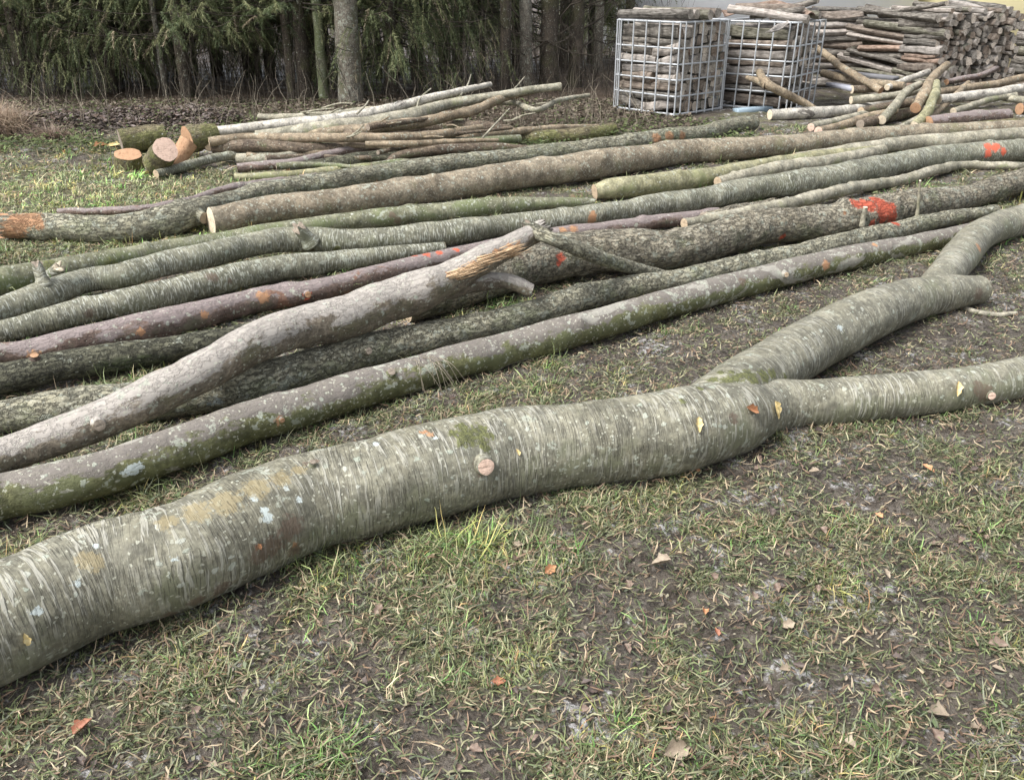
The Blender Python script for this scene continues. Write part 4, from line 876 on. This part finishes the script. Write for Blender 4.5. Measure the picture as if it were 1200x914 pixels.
# leaf litter + ivy ground cover at the edge
def leaves_stuff(n, x0, x1, y0, y1, size, pal, zoff, need=None):
    x = RNG.uniform(x0, x1, n); y = RNG.uniform(y0, y1, n)
    if need is not None: k = RNG.random(n) < need(x, y); x, y = x[k], y[k]
    n = len(x); a = RNG.uniform(0, 2 * PI, n); u = np.stack([np.cos(a), np.sin(a), RNG.uniform(-.5, .5, n)], -1); v = np.stack([-np.sin(a), np.cos(a), RNG.uniform(-.5, .5, n)], -1)
    c = np.stack([x, y, gz(x, y) + zoff * RNG.uniform(.1, 1, n)], -1); s = RNG.uniform(.5, 1.2, (n, 1)) * size
    P = np.stack([c - u * s, c - v * s * .6, c + u * s, c + v * s * .6], 1); pl = np.array(pal)[RNG.integers(0, len(pal), n)] * RNG.uniform(.6, 1.3, (n, 1))
    return P.reshape(-1, 3), np.arange(n * 4), np.full(n, 4), np.repeat(pl, 4, 0)
V, l, s, c = leaves_stuff(26000, -7, 2.2, 9.3, 13, .028, [(.09, .07, .05), (.16, .13, .10), (.06, .05, .035), (.22, .185, .14), (.10, .12, .05)], .05, lambda x, y: .35 + .65 * sst(9.6, 10.4, y))
tag(mesh_np('leaf_litter', V, l, s, gmat('leaf_litter', .7), attrs={'gc': c}), 'brown leaf litter on the floor of the wood', 'leaf litter', kind='stuff')
V, l, s, c = leaves_stuff(22000, -6.5, 2.6, 8.9, 10.9, .024, [(.07, .10, .03), (.11, .14, .05), (.05, .07, .025), (.15, .17, .08)], .09, lambda x, y: sst(-.05, .35, fb2(x, y, 1.2, 33, 3) + .12) * (1 - .8 * (1 - sst(.3, .8, seg_d(x, y, HEAP[0], HEAP[1])))))
tag(mesh_np('ground_cover', V, l, s, gmat('ground_cover', .55), attrs={'gc': c}), 'low green ivy-like ground cover before the wood', 'ground cover', kind='stuff')
# clods on the soil heap with dry stalks
V, l, s, c = leaves_stuff(9000, HEAP[0][0] - .6, HEAP[1][0] + .4, HEAP[0][1] - .7, HEAP[1][1] + .7, .03, [(.10, .08, .07), (.17, .14, .13), (.24, .2, .18), (.14, .10, .08)], .05, lambda x, y: 1 - sst(.3, .7, seg_d(x, y, HEAP[0], HEAP[1])))
tag(mesh_np('soil_heap_crumbs', V, l, s, gmat('soil_crumbs', .8), attrs={'gc': c}), 'crumbly brown soil and dead leaves heaped behind the green patch', 'soil', kind='stuff')
def tussock(px, py, n, H, spread, mat, label, name, cat, pal):
    p, t = at(px, py, 0); a = RNG.uniform(0, 2 * PI, n); rd = np.abs(RNG.normal(0, spread, n)); x = p[0] + np.cos(a) * rd; y = p[1] + np.sin(a) * rd
    c = np.array(pal)[RNG.integers(0, len(pal), n)] * RNG.uniform(.7, 1.25, (n, 1))
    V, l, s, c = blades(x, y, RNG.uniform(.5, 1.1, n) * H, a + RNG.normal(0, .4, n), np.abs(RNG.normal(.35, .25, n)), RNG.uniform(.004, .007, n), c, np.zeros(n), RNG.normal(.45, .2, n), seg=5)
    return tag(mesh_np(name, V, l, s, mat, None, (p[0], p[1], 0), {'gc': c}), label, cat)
tussock(-8, 158, 2600, .5, .16, M_grass, 'drooping clump of dry straw-coloured grass at the left edge', 'dry_grass_tussock', 'grass clump', [(.34, .26, .18), (.42, .34, .25), (.25, .18, .12), (.3, .22, .17)])
tussock(60, 165, 700, .25, .09, M_grass, 'low tuft of dead stalks on the soil heap', 'grass_tuft', 'grass clump', [(.26, .2, .15), (.2, .14, .11)])
# dry wisps on the purple log and by the stub
h = on(500, 425)
if h:
    p, nr, _ = h; st = []
    rs_ = np.random.default_rng(4)
    for _ in range(14):
        q = p + np.array([rs_.uniform(-.09, .05), rs_.uniform(-.01, .05), .012]); d = np.array([rs_.uniform(.0, .14), -rs_.uniform(.04, .12), -rs_.uniform(.05, .16)]); t = np.linspace(0, 1, 7)[:, None]
        st.append((q + d * t + np.array([0, 0, .05]) * np.sin(t * PI) + np.array([0, -.03, 0]) * np.sin(t * PI), .0013))
    V, f = stems_mesh(st, 3); tag(mesh_np('dry_stalks', V, f, np.full(len(f), 4), M_twigp, None, p), 'wisp of dry stalks hanging over the purple-topped log', 'dry stalks')

# ------------------------------------------------------------------ cages
def metal():
    M = N('galvanised_steel'); p = M.n('ShaderNodeTexCoord').outputs['Object']; n = M.noise(p, 25, 4)
    M.fin(M.mix(n, (.36, .38, .39), (.56, .58, .60)), M.ss(n, .3, .7, .35, .6), None, .5); M.b.inputs['Metallic'].default_value = .35; return M.m
M_steel = metal()
def frame_of(cpx, yawdeg):
    p, t = at(*cpx, 0); a = math.radians(yawdeg); return p, a
def cage(near, yaw, W1, W2, H, label, nv1, nv2, tilt=(0, 0)):
    """near corner; edge 1 runs along yaw, edge 2 along yaw+90"""
    p, a = frame_of(near, yaw); e1 = np.array([math.cos(a), math.sin(a), 0]); e2 = np.array([-math.sin(a), math.cos(a), 0]); up = np.array([tilt[0], tilt[1], 1.]); up /= np.linalg.norm(up)
    root = empty('wire_cage', (p[0], p[1], 0)); tag(root, label, 'metal cage', 'metal cages holding firewood')
    def W(u, v, z): return p + e1 * u + e2 * v + up * z
    rc = .07
    def ring(z, g=0):
        pts = []
        for (cx, cy, a0) in ((rc, rc, 180), (W1 - rc, rc, 270), (W1 - rc, W2 - rc, 0), (rc, W2 - rc, 90)):
            for k in range(5):
                an = math.radians(a0 + k * 22.5); pts.append(W(cx + (rc + g) * math.cos(an), cy + (rc + g) * math.sin(an), z))
        return np.array(pts + [pts[0]])
    zs = [.03, .24, .43, .61, .79, H]
    for i, z in enumerate(zs):
        c = ring(z); V, f = stems_mesh([(c, .011 if 0 < i < 5 else .014)], 6)
        mesh_np('horizontal_rail' if 0 < i < 5 else ('top_rail' if i == 5 else 'base_rail'), V, f, np.full(len(f), 4), M_steel, root, (p[0], p[1], 0))
    pos = [(W1 * (k + .5) / nv1, -.016) for k in range(nv1)] + [(W1 * (k + .5) / nv1, W2 + .016) for k in range(nv1)] + [(-.016, W2 * (k + .5) / nv2) for k in range(nv2)] + [(W1 + .016, W2 * (k + .5) / nv2) for k in range(nv2)]
    pos += [(.012, .012), (W1 - .012, .012), (.012, W2 - .012), (W1 - .012, W2 - .012)]
    for (u, v) in pos:
        c = np.array([W(u, v, .015), W(u, v, H * .5), W(u, v, H + .008)]); V, f = stems_mesh([(c, .0105)], 6)
        mesh_np('vertical_bar', V, f, np.full(len(f), 4), M_steel, root, (p[0], p[1], 0))
    return p, e1, e2, W
H1 = 1.08
# ------------------------------------------------------------------ firewood
def fwood(name, a, b, c, fis):
    M = N(name); p = M.n('ShaderNodeTexCoord').outputs['Object']; r = M.n('ShaderNodeObjectInfo').outputs['Random']
    bk = M.attr('bk'); n1 = M.noise(bk, 14, 4, .6); n2 = M.noise(M.mul(bk, (60, 60, 9)), 1, 4, .65)
    col = M.mix(M.ss(n1, .35, .65), a, b); col = M.mix(M.ss(n2, .45, .65, 0, .7), col, c)
    col = M.mix(M.ss(r, 0, 1, 0, .6), col, M.mix(1.0, col, (1.5, 1.45, 1.4), 'MULTIPLY'))
    return M.fin(col, .85, M.bump(n2, .008 * fis), .25)
FW = [fwood('greyed_firewood_bark', (.06, .054, .047), (.135, .125, .11), (.25, .235, .21), 1), fwood('brown_firewood_bark', (.085, .07, .058), (.17, .14, .115), (.27, .235, .20), 1),
      fwood('greenish_firewood_bark', (.065, .063, .045), (.14, .135, .105), (.25, .24, .20), 1), fwood('reddish_split_wood', (.13, .09, .068), (.25, .18, .14), (.34, .27, .22), .6), fwood('grey_split_wood', (.16, .145, .13), (.30, .275, .25), (.40, .37, .34), .6)]
FE = [fwood('weathered_end_grain', (.24, .215, .185), (.42, .385, .335), (.12, .10, .085), .3), fwood('pale_end_grain', (.42, .37, .31), (.60, .54, .46), (.26, .21, .17), .3), fwood('brown_end_grain', (.18, .145, .115), (.32, .265, .215), (.08, .055, .04), .3)]
def billet(poly, W, a0, a1, axis, rs_, label, group, cat='firewood', name='firewood_log', mi=None, tilt=.012):
    """poly: cross-section points (n,2); axis 'u'|'v'; W maps (u, v, z)"""
    poly = np.array(poly); c = poly.mean(0); n0 = len(poly); pts = []
    K = 3
    round_ = rs_.random() < .35
    for i in range(n0):
        p, q = poly[i], poly[(i + 1) % n0]
        for k in range(K):
            t = k / K; x = p * (1 - t) + q * t; pts.append(x)
    pts = np.array(pts)
    rm = np.linalg.norm(pts - c, axis=1).mean(); d = pts - c; ln = np.linalg.norm(d, axis=1)[:, None]
    f = .75 if round_ else rs_.uniform(.15, .4); pts = c + d * (1 - f) + d / ln * rm * f * .98
    n = len(pts); segs = 5; V = []; bk = []
    sh = rs_.uniform(-.01, .01, (segs, 2)) + np.linspace(-1, 1, segs)[:, None] * rs_.normal(0, tilt, 2)[None]; L = a1 - a0; wb = rs_.uniform(-.08, .05, n)
    for s in range(segs):
        t = s / (segs - 1); q = c + (pts - c) * (1 + wb[:, None] + rs_.uniform(-.05, .03, (n, 1))) + sh[s]
        aa = a0 + L * t
        for (x, z) in q: V.append(W(aa, x, z) if axis == 'u' else W(x, aa, z)); bk.append((x + rs_.uniform(0, 0), z, aa))
    V = np.array(V); bk = np.array(bk) + rs_.uniform(0, 9, 3); fs = tube_faces(segs, n).tolist(); mi_ = [0] * len(fs)
    fs.append(list(range(n))[::-1]); fs.append(list(range((segs - 1) * n, segs * n))); mi_ += [1, 1]
    m = FW[rs_.choice(5, p=[.38, .17, .14, .05, .26])] if mi is None else FW[mi]; e = FE[rs_.choice(3, p=[.5, .22, .28])]
    o = mesh_np(name, V, [i for q in fs for i in q], [len(q) for q in fs], [m, e], None, V.mean(0), {'bk': bk}, midx=mi_, smooth=False)
    o.data.polygons.foreach_set('use_smooth', np.array([True] * (len(fs) - 2) + [False, False]))
    return tag(o, label, cat, group)
def pack(nx, nz, w, h, rs_, jit=.3, gap=.005):
    """jittered grid of shared corners -> shrunken cells"""
    gx = np.zeros((nx + 1, nz + 1, 2))
    for i in range(nx + 1):
        for j in range(nz + 1):
            gx[i, j] = (w * i / nx + (rs_.uniform(-jit, jit) * w / nx if 0 < i < nx else 0), h * j / nz + (rs_.uniform(-jit, jit) * h / nz if 0 < j else 0) + (rs_.uniform(-.3, .5) * h / nz if j == nz else 0))
    cells = []
    for i in range(nx):
        for j in range(nz):
            q = np.array([gx[i, j], gx[i + 1, j], gx[i + 1, j + 1], gx[i, j + 1]]); c = q.mean(0); d = q - c; q = c + d * (1 - gap / (np.linalg.norm(d, axis=1)[:, None] + 1e-6))
            cells.append((i, j, q))
    return cells
rsw = np.random.default_rng(77)
# left cage: billets run along the left-hand face (edge 2), ends face right-hand side
p1, e1, e2, W1f = cage((790, 138), 42, 1.0, 1.02, H1, 'left metal wire cage filled with stacked firewood', 6, 5)
for (i, j, q) in pack(8, 9, .92, .98, rsw):
    q = q + np.array([.04, .05]); lay = 'bottom' if j < 3 else ('middle' if j < 6 else 'upper')
    lb = f'grey-brown firewood billet in the {lay} layers of the left cage'
    s0 = .03 + rsw.uniform(0, .035)
    if i == 0 and rsw.random() < .5:
        c_ = rsw.uniform(.35, .6); billet(q, W1f, s0, c_, 'v', rsw, lb, 'firewood in the left cage', tilt=.02); billet(q, W1f, c_ + rsw.uniform(.01, .05), .95, 'v', rsw, lb, 'firewood in the left cage', tilt=.02)
    else: billet(q, W1f, s0, .93 + rsw.uniform(0, .04), 'v', rsw, lb, 'firewood in the left cage')
for k in range(5):     # logs on top
    x = .12 + .17 * k + rsw.uniform(-.03, .03); r = rsw.uniform(.045, .07); th = np.linspace(0, 2 * PI, 7)[:-1]
    q = np.stack([x + r * np.cos(th), 1.10 + r + r * np.sin(th)], -1); billet(q, W1f, -.05 + rsw.uniform(-.05, .1), .9 + rsw.uniform(0, .2), 'v', rsw, 'grey log lying across the top of the left cage', 'logs on top of the left cage', mi=[0, 4, 2, 1, 2][k])
# right cage, turned and slightly sunk
p2, f1, f2, W2f = cage((921, 133), 54, 1.05, 1.0, 1.06, 'right metal wire cage, turned and leaning behind the forked branch', 5, 5, tilt=(.03, .02))
for (i, j, q) in pack(7, 8, .92, .93, rsw, .35, .012):
    q = q + np.array([.05, .06]); lay = 'lower' if j < 4 else 'upper'
    billet(q, W2f, .05 + rsw.uniform(0, .12), .94, 'v', rsw, f'firewood billet in the {lay} half of the right cage', 'firewood in the right cage')
# bark slabs on top of the right cage
def slab(pts, wid, mat, label, seed, group='bark slabs above the right cage'):
    P = [at(x, y, z)[0] for x, y, z in pts]; P, R = resample(P, [wid] * len(P), .03); T = np.gradient(P, axis=0); T /= np.linalg.norm(T, axis=1)[:, None]; s = np.cross(T, [0, -.5, .85]); s /= np.linalg.norm(s, axis=1)[:, None]; u = np.cross(s, T)
    n = 9; V = []; bk = []
    for side in (0, 1):
        for i in range(len(P)):
            for k in range(n):
                e = k / (n - 1) * 2 - 1; V.append(P[i] + s[i] * e * wid * (1.2 + .15 * math.sin(i * .25 + seed)) + u[i] * ((1 - e * e) * wid * .5 +   .012 * math.sin(i * .3 + seed + k * .5) - side * .012)); bk.append((e * wid, side * .1, i * .03))
    m = len(P); f = []
    for i in range(m - 1):
        for k in range(n - 1):
            a = i * n + k; f.append([a, a + 1, a + n + 1, a + n]); b = m * n + a; f.append([b + n, b + n + 1, b + 1, b])
    for i in range(m - 1):
        for k in (0, n - 1): a = i * n + k; f.append([a, a + n, m * n + a + n, m * n + a])
    for i in (0, m - 1):
        for k in range(n - 1): a = i * n + k; f.append([a, a + 1, m * n + a + 1, m * n + a])
    V = np.array(V); return tag(mesh_np('bark_slab', V, [i for q in f for i in q], [4] * len(f), mat, None, V.mean(0), {'bk': np.array(bk)}), label, 'bark slab', group)
slab([(846, 16, 1.1), (880, 12, 1.13), (905, 14, 1.12), (930, 18, 1.1)], .05, FW[3], 'reddish bark slab arching over the right cage', 1)
slab([(872, 8, 1.2), (905, 4, 1.24), (935, 10, 1.2), (950, 18, 1.14)], .05, FW[3], 'highest curled reddish bark slab over the right cage', 2)
slab([(900, 20, 1.08), (940, 16, 1.12), (975, 18, 1.12), (1010, 16, 1.14)], .06, FW[1], 'brown bark slab bridging the right cage and the stack', 3)
slab([(900, 38, .98), (920, 28, 1.05), (932, 20, 1.1)], .03, FW[4], 'small pale board propped on the rim of the right cage', 4)
# big stack: lengthwise logs on its left-hand face, end grain on its right-hand face
ps, ts = at(1086, 122, 0); aS = math.radians(25); s1 = np.array([math.cos(aS), math.sin(aS), 0]); s2 = np.array([-math.sin(aS), math.cos(aS), 0])
def WS(u, v, z): return ps + s1 * u + s2 * v + np.array([0, 0, 1.]) * z
REST = []
for (i, j, q) in pack(17, 14, 1.5, 1.10, rsw, .46, .008):
    lay = 'lowest' if j < 4 else ('middle' if j < 9 else 'topmost')
    q = q + np.array([0, .01]) + np.array([0, .02 * math.sin(i)])
    b_ = billet(q, WS, 0 + rsw.uniform(-.08, .05), .45 + rsw.uniform(0, .3), 'v', rsw, f'thin firewood stick, its end showing in the {lay} courses of the big stack', 'firewood ends in the big stack')
    if i >= 9: REST.append(b_)
with bpy.context.temp_override(active_object=REST[0], object=REST[0], selected_objects=REST, selected_editable_objects=REST):
    bpy.ops.object.join()
fw = REST[0]; fw.name = 'stacked_firewood'; fw.data.name = 'stacked_firewood'
for k_ in ('group',):
    if k_ in fw: del fw[k_]
tag(fw, 'tightly stacked thin firewood forming the far right end of the big stack', 'firewood', kind='stuff')
# long slabs at the left side of the stack
for k in range(39):
    z = .06 + (k % 13) * .085 + rsw.uniform(-.02, .02); c_ = k // 13; u = .06 + .16 * c_ + rsw.uniform(-.03, .03); r = rsw.uniform(.04, .065); th = np.linspace(0, 2 * PI, 6)[:-1] + rsw.uniform(0, 1)
    q = np.stack([u + r * np.cos(th) * 1.2, z + r * np.sin(th) * .8], -1)
    v0 = .12 + rsw.uniform(-.18, .12)
    cpy = 'upper' if z > .6 else 'lower'
    billet(q, WS, v0, v0 + rsw.uniform(1.25, 1.65), 'v', rsw, f'long grey split log lying lengthwise in the {cpy} left side of the big stack', 'long split logs at the left of the big stack', name='split_log', tilt=.05)
for k in range(9):
    x = .0 + .145 * k; r = rsw.uniform(.03, .055); th = np.linspace(0, 2 * PI, 6)[:-1]; q = np.stack([x + r * np.cos(th) * 1.3, 1.15 + rsw.uniform(0, .06) + r * np.sin(th)], -1)
    billet(q, WS, -.06 + rsw.uniform(-.1, .1), .8 + rsw.uniform(0, .4), 'v', rsw, 'grey pole lying loose on top of the big stack', 'poles on top of the big stack', name='split_log', tilt=.04, mi=[0, 4, 0, 2, 4, 0, 1, 4, 0][k])
ps3, _ = at(935, 104, 0)
def WR(u, v, z): return ps3 + np.array([u, v, z])
for j in range(12):
    for c_ in range(2):
        z = .05 + j * .095 + rsw.uniform(-.015, .015); r = rsw.uniform(.045, .06); th = np.linspace(0, 2 * PI, 6)[:-1] + rsw.uniform(0, 1); u0 = c_ * 1.15 + rsw.uniform(-.12, .12)
        q = np.stack([r * np.cos(th) * 1.4 + rsw.uniform(-.03, .03), z + r * np.sin(th)], -1); billet(q, WR, u0, u0 + rsw.uniform(.85, 1.15), 'u', rsw, 'dark split log in the rear stack seen between the right cage and the big stack', 'logs in the rear stack', name='split_log', tilt=.02)
for k in range(7):
    r = rsw.uniform(.035, .06); th = np.linspace(0, 2 * PI, 6)[:-1] + rsw.uniform(0, 1); x = .1 + .14 * k
    q = np.stack([x + r * np.cos(th) * 1.3, 1.09 + r + .03 * (k % 3) + r * np.sin(th)], -1); billet(q, W2f, -.1 + rsw.uniform(0, .25), .8 + rsw.uniform(-.3, .3), 'v', rsw, 'split log tossed on top of the right cage under the bark slabs', 'logs on top of the right cage', tilt=.05)
# second stack at the far right behind
ps2, _ = at(1232, 108, 0)
def WT(u, v, z): return ps2 + s1 * u + s2 * v + np.array([0, 0, 1.]) * z
for (i, j, q) in pack(3, 8, .7, .95, rsw, .3, .008): billet(q, WT, -.02 + rsw.uniform(0, .05), .8, 'v', rsw, 'grey firewood log in the low stack at the right edge', 'firewood in the low right stack')
# planks: bluish skid under the right cage and pale board by the stack
def plank(a, b, w, h, mat, label, z):
    A_, _ = at(*a, z); B_, _ = at(*b, z); d = B_ - A_; d /= np.linalg.norm(d); s = np.array([-d[1], d[0], 0]); up = np.array([0, 0, 1.]); V = []
    for P_, sgn in ((A_, 1), (A_ * .5 + B_ * .5 + up * .004, 1), (B_, 1)):
        for (x, y) in ((-w, -h), (-w + .004, -h - .003), (w - .004, -h - .003), (w, -h), (w, h), (w - .004, h + .003), (-w + .004, h + .003), (-w, h)): V.append(P_ + s * x + up * y)
    V = np.array(V); f = tube_faces(3, 8).tolist() + [list(range(8))[::-1], list(range(16, 24))]
    return tag(mesh_np('plank', V, [i for q in f for i in q], [len(q) for q in f], mat, None, V.mean(0), smooth=False), label, 'plank')
plank((862, 131), (902, 128), .06, .03, simple('faded_blue_paint', (.28, .36, .42), .6, .25), 'faded light blue plank on the ground under the right cage', .03)
plank((973, 99), (1003, 105), .07, .02, simple('pale_grey_board', (.36, .37, .42), .6, .2), 'pale grey board tucked under the long split logs', .25)
plank((970, 84), (1050, 92), .06, .02, simple('slate_board', (.2, .2, .21), .6, .3), 'slate grey board sloping under the split logs', .36)

# ------------------------------------------------------------------ far buildings
def box_mesh(name, c, s, mat, parent, label=None):
    x0, y0, z0 = c[0] - s[0] / 2, c[1] - s[1] / 2, c[2]; x1, y1, z1 = x0 + s[0], y0 + s[1], z0 + s[2]
    V = np.array([(x0, y0, z0), (x1, y0, z0), (x1, y1, z0), (x0, y1, z0), (x0, y0, z1), (x1, y0, z1), (x1, y1, z1), (x0, y1, z1)]); f = [[0, 1, 5, 4], [1, 2, 6, 5], [2, 3, 7, 6], [3, 0, 4, 7], [4, 5, 6, 7], [3, 2, 1, 0]]
    return mesh_np(name, V, [i for q in f for i in q], [4] * 6, mat, parent, (c[0], c[1], c[2]), smooth=False)
def gable(name, c, s, rise, mat, parent):
    x0, x1 = c[0] - s[0] / 2, c[0] + s[0] / 2; y0, y1 = c[1] - s[1] / 2, c[1] + s[1] / 2; z = c[2]; ym = c[1]
    V = np.array([(x0, y0, z), (x1, y0, z), (x1, ym, z + rise), (x0, ym, z + rise), (x0, y1, z), (x1, y1, z), (x0, y0, z + .15), (x1, y0, z + .15), (x1, ym, z + rise + .15), (x0, ym, z + rise + .15), (x0, y1, z + .15), (x1, y1, z + .15)])
    f = [[6, 7, 8, 9], [9, 8, 11, 10], [0, 3, 2, 1], [3, 4, 5, 2], [0, 1, 7, 6], [4, 10, 11, 5], [0, 6, 9, 3], [3, 9, 10, 4], [1, 2, 8, 7], [2, 5, 11, 8]]
    return mesh_np(name, V, [i for q in f for i in q], [4] * 10, mat, parent, c, smooth=False)
M_white = simple('white_render', (.84, .85, .87), .8, .05, 2); M_yel = simple('cream_yellow_render', (.70, .63, .38), .8, .06, 2); M_tile = simple('brown_roof_tiles', (.16, .09, .06), .7, .3, 6); M_glass = simple('dark_window_glass', (.04, .05, .06), .15, .2)
def house(x, y, w, d, h, wm, label):
    r = empty('house', (x, y, 0)); tag(r, label, 'house'); box_mesh('wall', (x, y, 0), (w, d, h), wm, r); gable('roof', (x, y, h), (w + .8, d + 1), 2.2, M_tile, r)
    for k in range(3):
        wx = x - w / 2 + w * (k + .5) / 3; fr = box_mesh('window', (wx, y - d / 2 - .03, 1.9), (1.1, .06, 1.1), M_white, r); box_mesh('pane', (wx, y - d / 2 - .066, 1.97), (.95, .012, .96), M_glass, fr)
    return r
house(5.0, 21.5, 5.4, 6, 3.2, M_white, 'white-walled house far behind the cages and wood stack')
house(12.4, 20.8, 8.8, 6, 3.2, M_yel, 'cream yellow house at the far right behind the wood stack')
# post seen over the stack
pp_, _ = at(1042, 20, 0.9)
make_log('fence_post', None, M_trunkd, ds=.05, n=12, seed=350, amp=.03, world=([np.array([pp_[0] * 1.12, pp_[1] * 1.12, -.1]), np.array([pp_[0] * 1.12, pp_[1] * 1.12, .8]), np.array([pp_[0] * 1.12, pp_[1] * 1.12, 1.5])], [.045] * 3), label='dark wooden post behind the big wood stack', cat='post', raycast=False)

# ------------------------------------------------------------------ light
w = bpy.data.worlds.new('World'); scn.world = w; w.use_nodes = True; nt = w.node_tree
sky = nt.nodes.new('ShaderNodeTexSky'); sky.sky_type = 'NISHITA'; sky.sun_disc = False
EL, AZ = 55, 240     # compass-like: direction the light comes from, measured clockwise from +Y
sky.sun_elevation = math.radians(EL); sky.sun_rotation = math.radians(AZ); sky.air_density = 1; sky.dust_density = 4; sky.ozone_density = 1
hs = nt.nodes.new('ShaderNodeHueSaturation'); hs.inputs['Saturation'].default_value = .35
bg = nt.nodes['Background']; bg.inputs['Strength'].default_value = .135
nt.links.new(sky.outputs[0], hs.inputs['Color']); nt.links.new(hs.outputs[0], bg.inputs['Color'])
sl = bpy.data.lights.new('sun', 'SUN'); sl.energy = 2.1; sl.angle = math.radians(18); sl.color = (1, .985, .96)
so = bpy.data.objects.new('sun', sl); COL.objects.link(so)
d = Vector((math.sin(math.radians(AZ)) * math.cos(math.radians(EL)), math.cos(math.radians(AZ)) * math.cos(math.radians(EL)), math.sin(math.radians(EL))))
so.rotation_euler = d.to_track_quat('Z', 'Y').to_euler()
scn.view_settings.view_transform = 'Standard'; scn.view_settings.look = 'None'; scn.view_settings.gamma = 1; scn.view_settings.exposure = 1.02
scn.cycles.max_bounces = 4; scn.cycles.diffuse_bounces = 3; scn.cycles.glossy_bounces = 2
